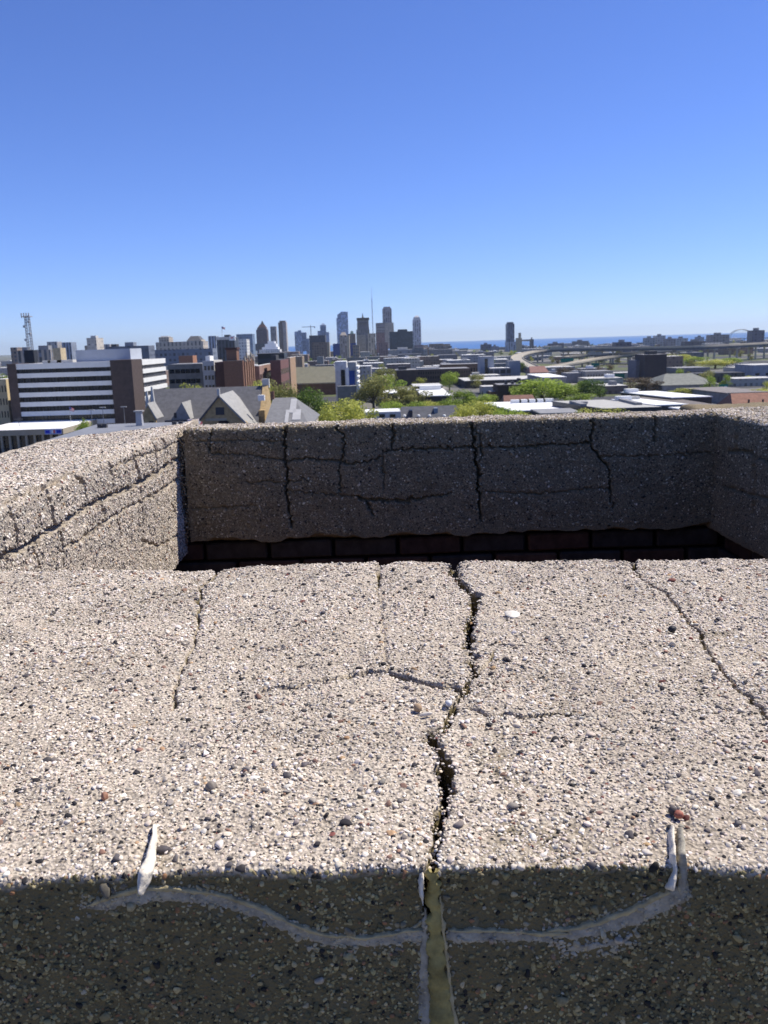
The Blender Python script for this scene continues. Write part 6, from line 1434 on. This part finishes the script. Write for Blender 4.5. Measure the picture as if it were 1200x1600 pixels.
# green highway signs
for px, py, D, w_, lb in ((886, 563, 900, 13, 'wide teal green highway sign under the ramps'), (967, 588, 640, 8, 'green highway sign in front of the lowest ramp'), (930, 571, 800, 7, 'small green highway sign beside the lowest ramp'), (1130, 606, 480, 5.2, 'green roadside sign with a white patch near the red roof'), (1006, 573, 700, 5, 'small teal green sign left of the isolated dark block')):
    q = at(px, py, D); r0 = empty('highway_sign', (q.x, D, 0), 0, lb, 'sign')
    MB().box(-w_ / 2, w_ / 2, -0.1, 0.1, q.z - 1.9, q.z + 1.9).build('panel', mk((0.0, 0.17, 0.12), 'sign_green', var=0.1), r0)
    MB().box(w_ * 0.12, w_ * 0.4, -0.16, -0.104, q.z - 0.9, q.z + 0.9).build('panel_mark', WHITE, r0) if 'white' in lb else None
    for u in (-0.35, 0.35): MB().tube([(u * w_, 0.25, 0), (u * w_, 0.25, q.z)], 0.14, 6).build('post', STEEL, r0)
# ================================================================== lattice mast behind the office
def lattice():
    D = 372.0; q = at(49, 560, D); root = empty('lattice_mast', (q.x, D, 0), 0, 'grey lattice radio mast with antenna platform behind the white office', 'mast'); zt = at(43, 493, D).z; zb = at(49, 562, D).z
    m = mk((0.30, 0.31, 0.34), 'mast_steel'); hb, ht = 1.3, 0.75
    for sx in (-1, 1):
        for sy in (-1, 1): MB().tube([(sx * hb, sy * hb, 0), (sx * ht, sy * ht, zt)], 0.16, 5).build('leg', m, root)
    n = 16
    for k in range(n):
        z0 = zb + (zt - zb) * k / n; z1 = zb + (zt - zb) * (k + 1) / n; a = hb + (ht - hb) * z0 / zt
        for sy in (-1, 1): MB().tube([(-a, sy * a, z0), (a, sy * a, z1)], 0.09, 4).build('brace', m, root)
        for sx in (-1, 1): MB().tube([(sx * a, a, z0), (sx * a, -a, z1)], 0.09, 4).build('brace', m, root)
    MB().box(-1.7, 1.7, -1.7, 1.7, zt - 0.6, zt - 0.3).build('platform', m, root)
    for dx in (-1.5, -0.5, 0.5, 1.5): MB().box(dx - 0.22, dx + 0.22, -1.95, -1.72, zt - 1.0, zt + 1.0).build('antenna_panel', PALE, root)
    for k, z in enumerate((zt - 2.6, zt - 4.5, zt - 7.5, zt - 10)):
        mb = MB(); s_ = (-1) ** k; mb.tube([(s_ * 1.0, -1.2, z), (s_ * 1.0, -1.6, z)], 0.55, 10); mb.build('dish', PALE, root)
    MB().box(-2.0, 2.0, -2.0, 2.0, zb - 6, zb + 4).build('equipment_screen', mk((0.03, 0.035, 0.045), 'screen_dark'), root)
lattice()
# flag and lamp posts in the office forecourt
q = at(109, 642, 300); fr = empty('flagpole', (q.x, 300, 0), 0, 'flagpole with striped flag in front of the white office', 'flag'); MB().tube([(0, 0, 0), (0, 0, q.z + 1.4)], 0.09).build('pole', PALE, fr); flag_cloth(fr, q.z + 1.3, 1.5, 1.1)
for i, (px, yt, lb) in enumerate(((142, 640, 'tall thin lamp post before the office, left of the others'), (160, 636, 'tall thin lamp post before the office, middle of three'), (193, 635, 'tall thin lamp post before the brick stair tower'))):
    q = at(px, yt, 270); r0 = empty('lamp_post', (q.x, 270, 0), 0, lb, 'lamp post'); MB().tube([(0, 0, 0), (0, 0, q.z)], [0.16, 0.09], 6).build('pole', GREY, r0); MB().box(-0.9, 0.9, -0.2, 0.2, q.z - 0.25, q.z).build('lamp_head', PALE, r0)

# ================================================================== low town filling the plain
fr_ = random.Random(11)
def clear(x0, x1, y0, y1): return not any(a < x1 and b > x0 and c < y1 and d > y0 for a, b, c, d in FOOT)
kinds = [((0.36, 0.345, 0.33), WHITE, 'white flat roofed building in the distant mass of low roofs', 'low white roofs', 0.3), ((0.24, 0.17, 0.135), PALE, 'brown brick low building in the distant mass of low roofs', 'low brick buildings', 0.3),
         ((0.42, 0.39, 0.34), PALE, 'pale low building in the distant mass of low roofs', 'low pale buildings', 0.22), ((0.17, 0.17, 0.18), GREY, 'dark roofed low building in the distant mass of low roofs', 'low dark buildings', 0.28)]
MARKS = [(60, 372, 'the lattice mast'), (140, 1000, 'the pale beige tower'), (280, 1350, 'the domed stone building'), (352, 1150, 'the striped tower'), (408, 2450, 'the pointed tower'), (440, 2300, 'the slim dark tower'), (490, 560, 'the olive roofed hall'), (500, 1450, 'the brown slab'), (537, 1700, 'the tan rounded tower'), (550, 430, 'the blue panelled block'), (567, 2350, 'the gothic tower'), (601, 2650, 'the tallest skyscraper'), (627, 2300, 'the blue black block'), (651, 2550, 'the rounded grey tower'), (676, 640, 'the long dark factory'), (684, 2500, 'the dark shore block'), (682, 430, 'the raised white roof'), (760, 720, 'the grey blue office'), (798, 2150, 'the lone dark tower'), (800, 440, 'the dark brick block'), (812, 2000, 'the grain elevator'), (845, 640, 'the red brown shed'), (850, 900, 'the curved ramp'), (908, 2600, 'the humped shore building'), (936, 600, 'the narrow windowed store'), (960, 950, 'the lowest ramp'), (1025, 600, 'the isolated dark block'), (1032, 2050, 'the cluster above the highway'), (1080, 470, 'the grey hipped hall'), (1127, 560, 'the ribbed shed'), (1125, 1700, 'the arch side block'), (1158, 3600, 'the arch bridge'), (1186, 1500, 'the dark square tower'), (1195, 600, 'the pale warehouse'), (1195, 335, 'the rust red roof'), (230, 340, 'the white office')]
def where_is(what, px, y, size, mid):
    v = lambda d: 535 + F * EYE / d
    m = min(MARKS, key=lambda q: abs(q[0] - px) / 40 + abs(math.log(q[1] / y)) * 2.2)
    dx = px - m[0]; dl = math.log(y / m[1])
    if abs(dx) > 14: rel = ('right of ' if dx > 0 else 'left of ')
    else: rel = 'behind ' if dl > 0 else 'in front of '
    far = ('far ' if dl > 0.25 else 'near ' if dl < -0.25 else '') if abs(dx) > 14 else ''
    return ('larger ' if size > mid else 'smaller ') + what + ' ' + ('further off ' if far == 'far ' else 'nearer and ' if far == 'near ' else 'level and ' if abs(dx) > 14 and abs(dl) < 0.1 else '') + rel + m[2]
FILL = []
cache = {}
cnt = 0
for _ in range(2600):
    if cnt >= 290: break
    y = 480 * (2900 / 480) ** (fr_.random() ** 0.9); px = fr_.uniform(-20, 1220)
    if px < 565 and y < 700: continue
    x = (px - 600) / F * y
    w_ = fr_.uniform(12, 30) * (1 + y / 3000); d_ = fr_.uniform(12, 24) * (1 + y / 3000); h_ = fr_.choice([4, 5, 6, 7, 8, 9, 11, 13]) * (1 + (0.9 if y > 1500 and px < 720 else 0) * fr_.random())
    if y < 720: h_ = min(h_, 4.5)
    if not clear(x - w_ / 2, x + w_ / 2, y, y + d_): continue
    if 800 < px and 760 < y < 1120: continue
    k = fr_.choices(range(4), [q[4] for q in kinds])[0]; c, rm, lb, gp, _w = kinds[k]; lb = where_is(lb.split(' in the')[0], px, y, w_, 22); gp = 'low buildings filling the town'
    FOOT.append((x - w_ / 2 - 3, x + w_ / 2 + 3, y - 3, y + d_ + 3)); cnt += 1
    r0 = empty('low_building', (x, y, 0), fr_.uniform(-0.05, 0.05), lb, 'building', gp); FILL.append(r0)
    wm_ = windowed('low_wall_%d' % k, c, tuple(v * 0.55 for v in c), 3.6, 3.2, 0.45, 0.5)
    if 'bx' not in cache:
        me = bpy.data.meshes.new('wall_box'); a = MB().box(-0.5, 0.5, 0, 1, 0, 1); me.from_pydata(a.v, [], a.f); cache['bx'] = me
    a = MB().box(-w_ / 2, w_ / 2, 0, d_, -0.1, h_); a.build('wall', wm_, r0)
    MB().box(-w_ / 2 + 0.4, w_ / 2 - 0.4, 0.4, d_ - 0.4, h_ - 0.1, h_ + 0.1).build('roof', rm, r0)
    if fr_.random() < 0.5: u = fr_.uniform(-0.3, 0.2) * w_; MB().box(u, u + w_ * 0.2, d_ * 0.3, d_ * 0.6, h_ + 0.102, h_ + 2.2).build('rooftop_unit', fr_.choice([GREY, PALE, WHITE]), r0)
nt_ = 0
for _ in range(3000):
    if nt_ >= 190: break
    y = 420 * (2600 / 420) ** fr_.random(); px = fr_.uniform(-20, 1220)
    if px < 430 and y < 620: continue
    x = (px - 600) / F * y; s_ = fr_.uniform(7, 12)
    if not clear(x - 3, x + 3, y - 3, y + 3): continue
    kd = fr_.choices(['green', 'yellow', 'olive', 'dark', 'brown'], [4, 2, 4, 2, 1])[0]; nt_ += 1
    hz = F * (EYE - s_) / y
    root_y = at(px, 0, y)
    lab = {'green': 'fresh green tree among the distant low roofs', 'yellow': 'yellow green tree among the distant low roofs', 'olive': 'olive tinged tree among the distant low roofs', 'dark': 'dark green tree among the distant low roofs', 'brown': 'bare brown tree among the distant low roofs'}[kd]
    lab = where_is(lab.split(' among')[0], px, y, s_, 9.5); p = Vector((x, y, 0)); root = empty('tree', p, 0, lab, 'tree', 'trees between the low buildings'); FILL.append(root)
    if (kd, 5) not in CROWN:
        m0, t0 = SHAPES[5]; cm = m0.copy(); cm.materials.append(LEAF[kd]); tm = t0.copy(); tm.materials.append(BARK); CROWN[(kd, 5)] = (cm, tm)
    for nm, me in zip(('crown', 'trunk'), CROWN[(kd, 5)]):
        o = link_mesh(nm, me, None, root); o.scale = (s_ * 1.15, s_ * 1.15, s_); o.rotation_euler = (0, 0, fr_.uniform(0, 6.28))

# ================================================================== light haze over town and lake
hm = bpy.data.materials.new('air'); hm.use_nodes = True
nt = hm.node_tree; nt.nodes.clear()
ho = nt.nodes.new('ShaderNodeOutputMaterial'); pv = nt.nodes.new('ShaderNodeVolumePrincipled')
pv.inputs['Color'].default_value = (0.80, 0.93, 1.0, 1); pv.inputs['Density'].default_value = 3.6e-5; pv.inputs['Anisotropy'].default_value = 0.3
nt.links.new(pv.outputs[0], ho.inputs['Volume'])
tag(MB().box(-27000, 27000, -6500, 24500, -3, 240).build('haze', hm), kind='stuff')

# tell look-alikes apart by their order from the left
same = {}
for o in FILL: same.setdefault(o['label'], []).append(o)
for lb, os_ in same.items():
    if len(os_) < 2: continue
    os_.sort(key=lambda o: o.location.x / o.location.y)
    words = ['leftmost', 'second from left', 'third from left', 'fourth from left', 'fifth from left', 'sixth from left', 'seventh from left'][:len(os_) - 1] + ['rightmost']
    if len(os_) == 2: words = ['left one', 'right one']
    for o, w_ in zip(os_, words):
        if len((lb + ' ' + w_).split()) <= 16: o['label'] = lb + ', ' + w_
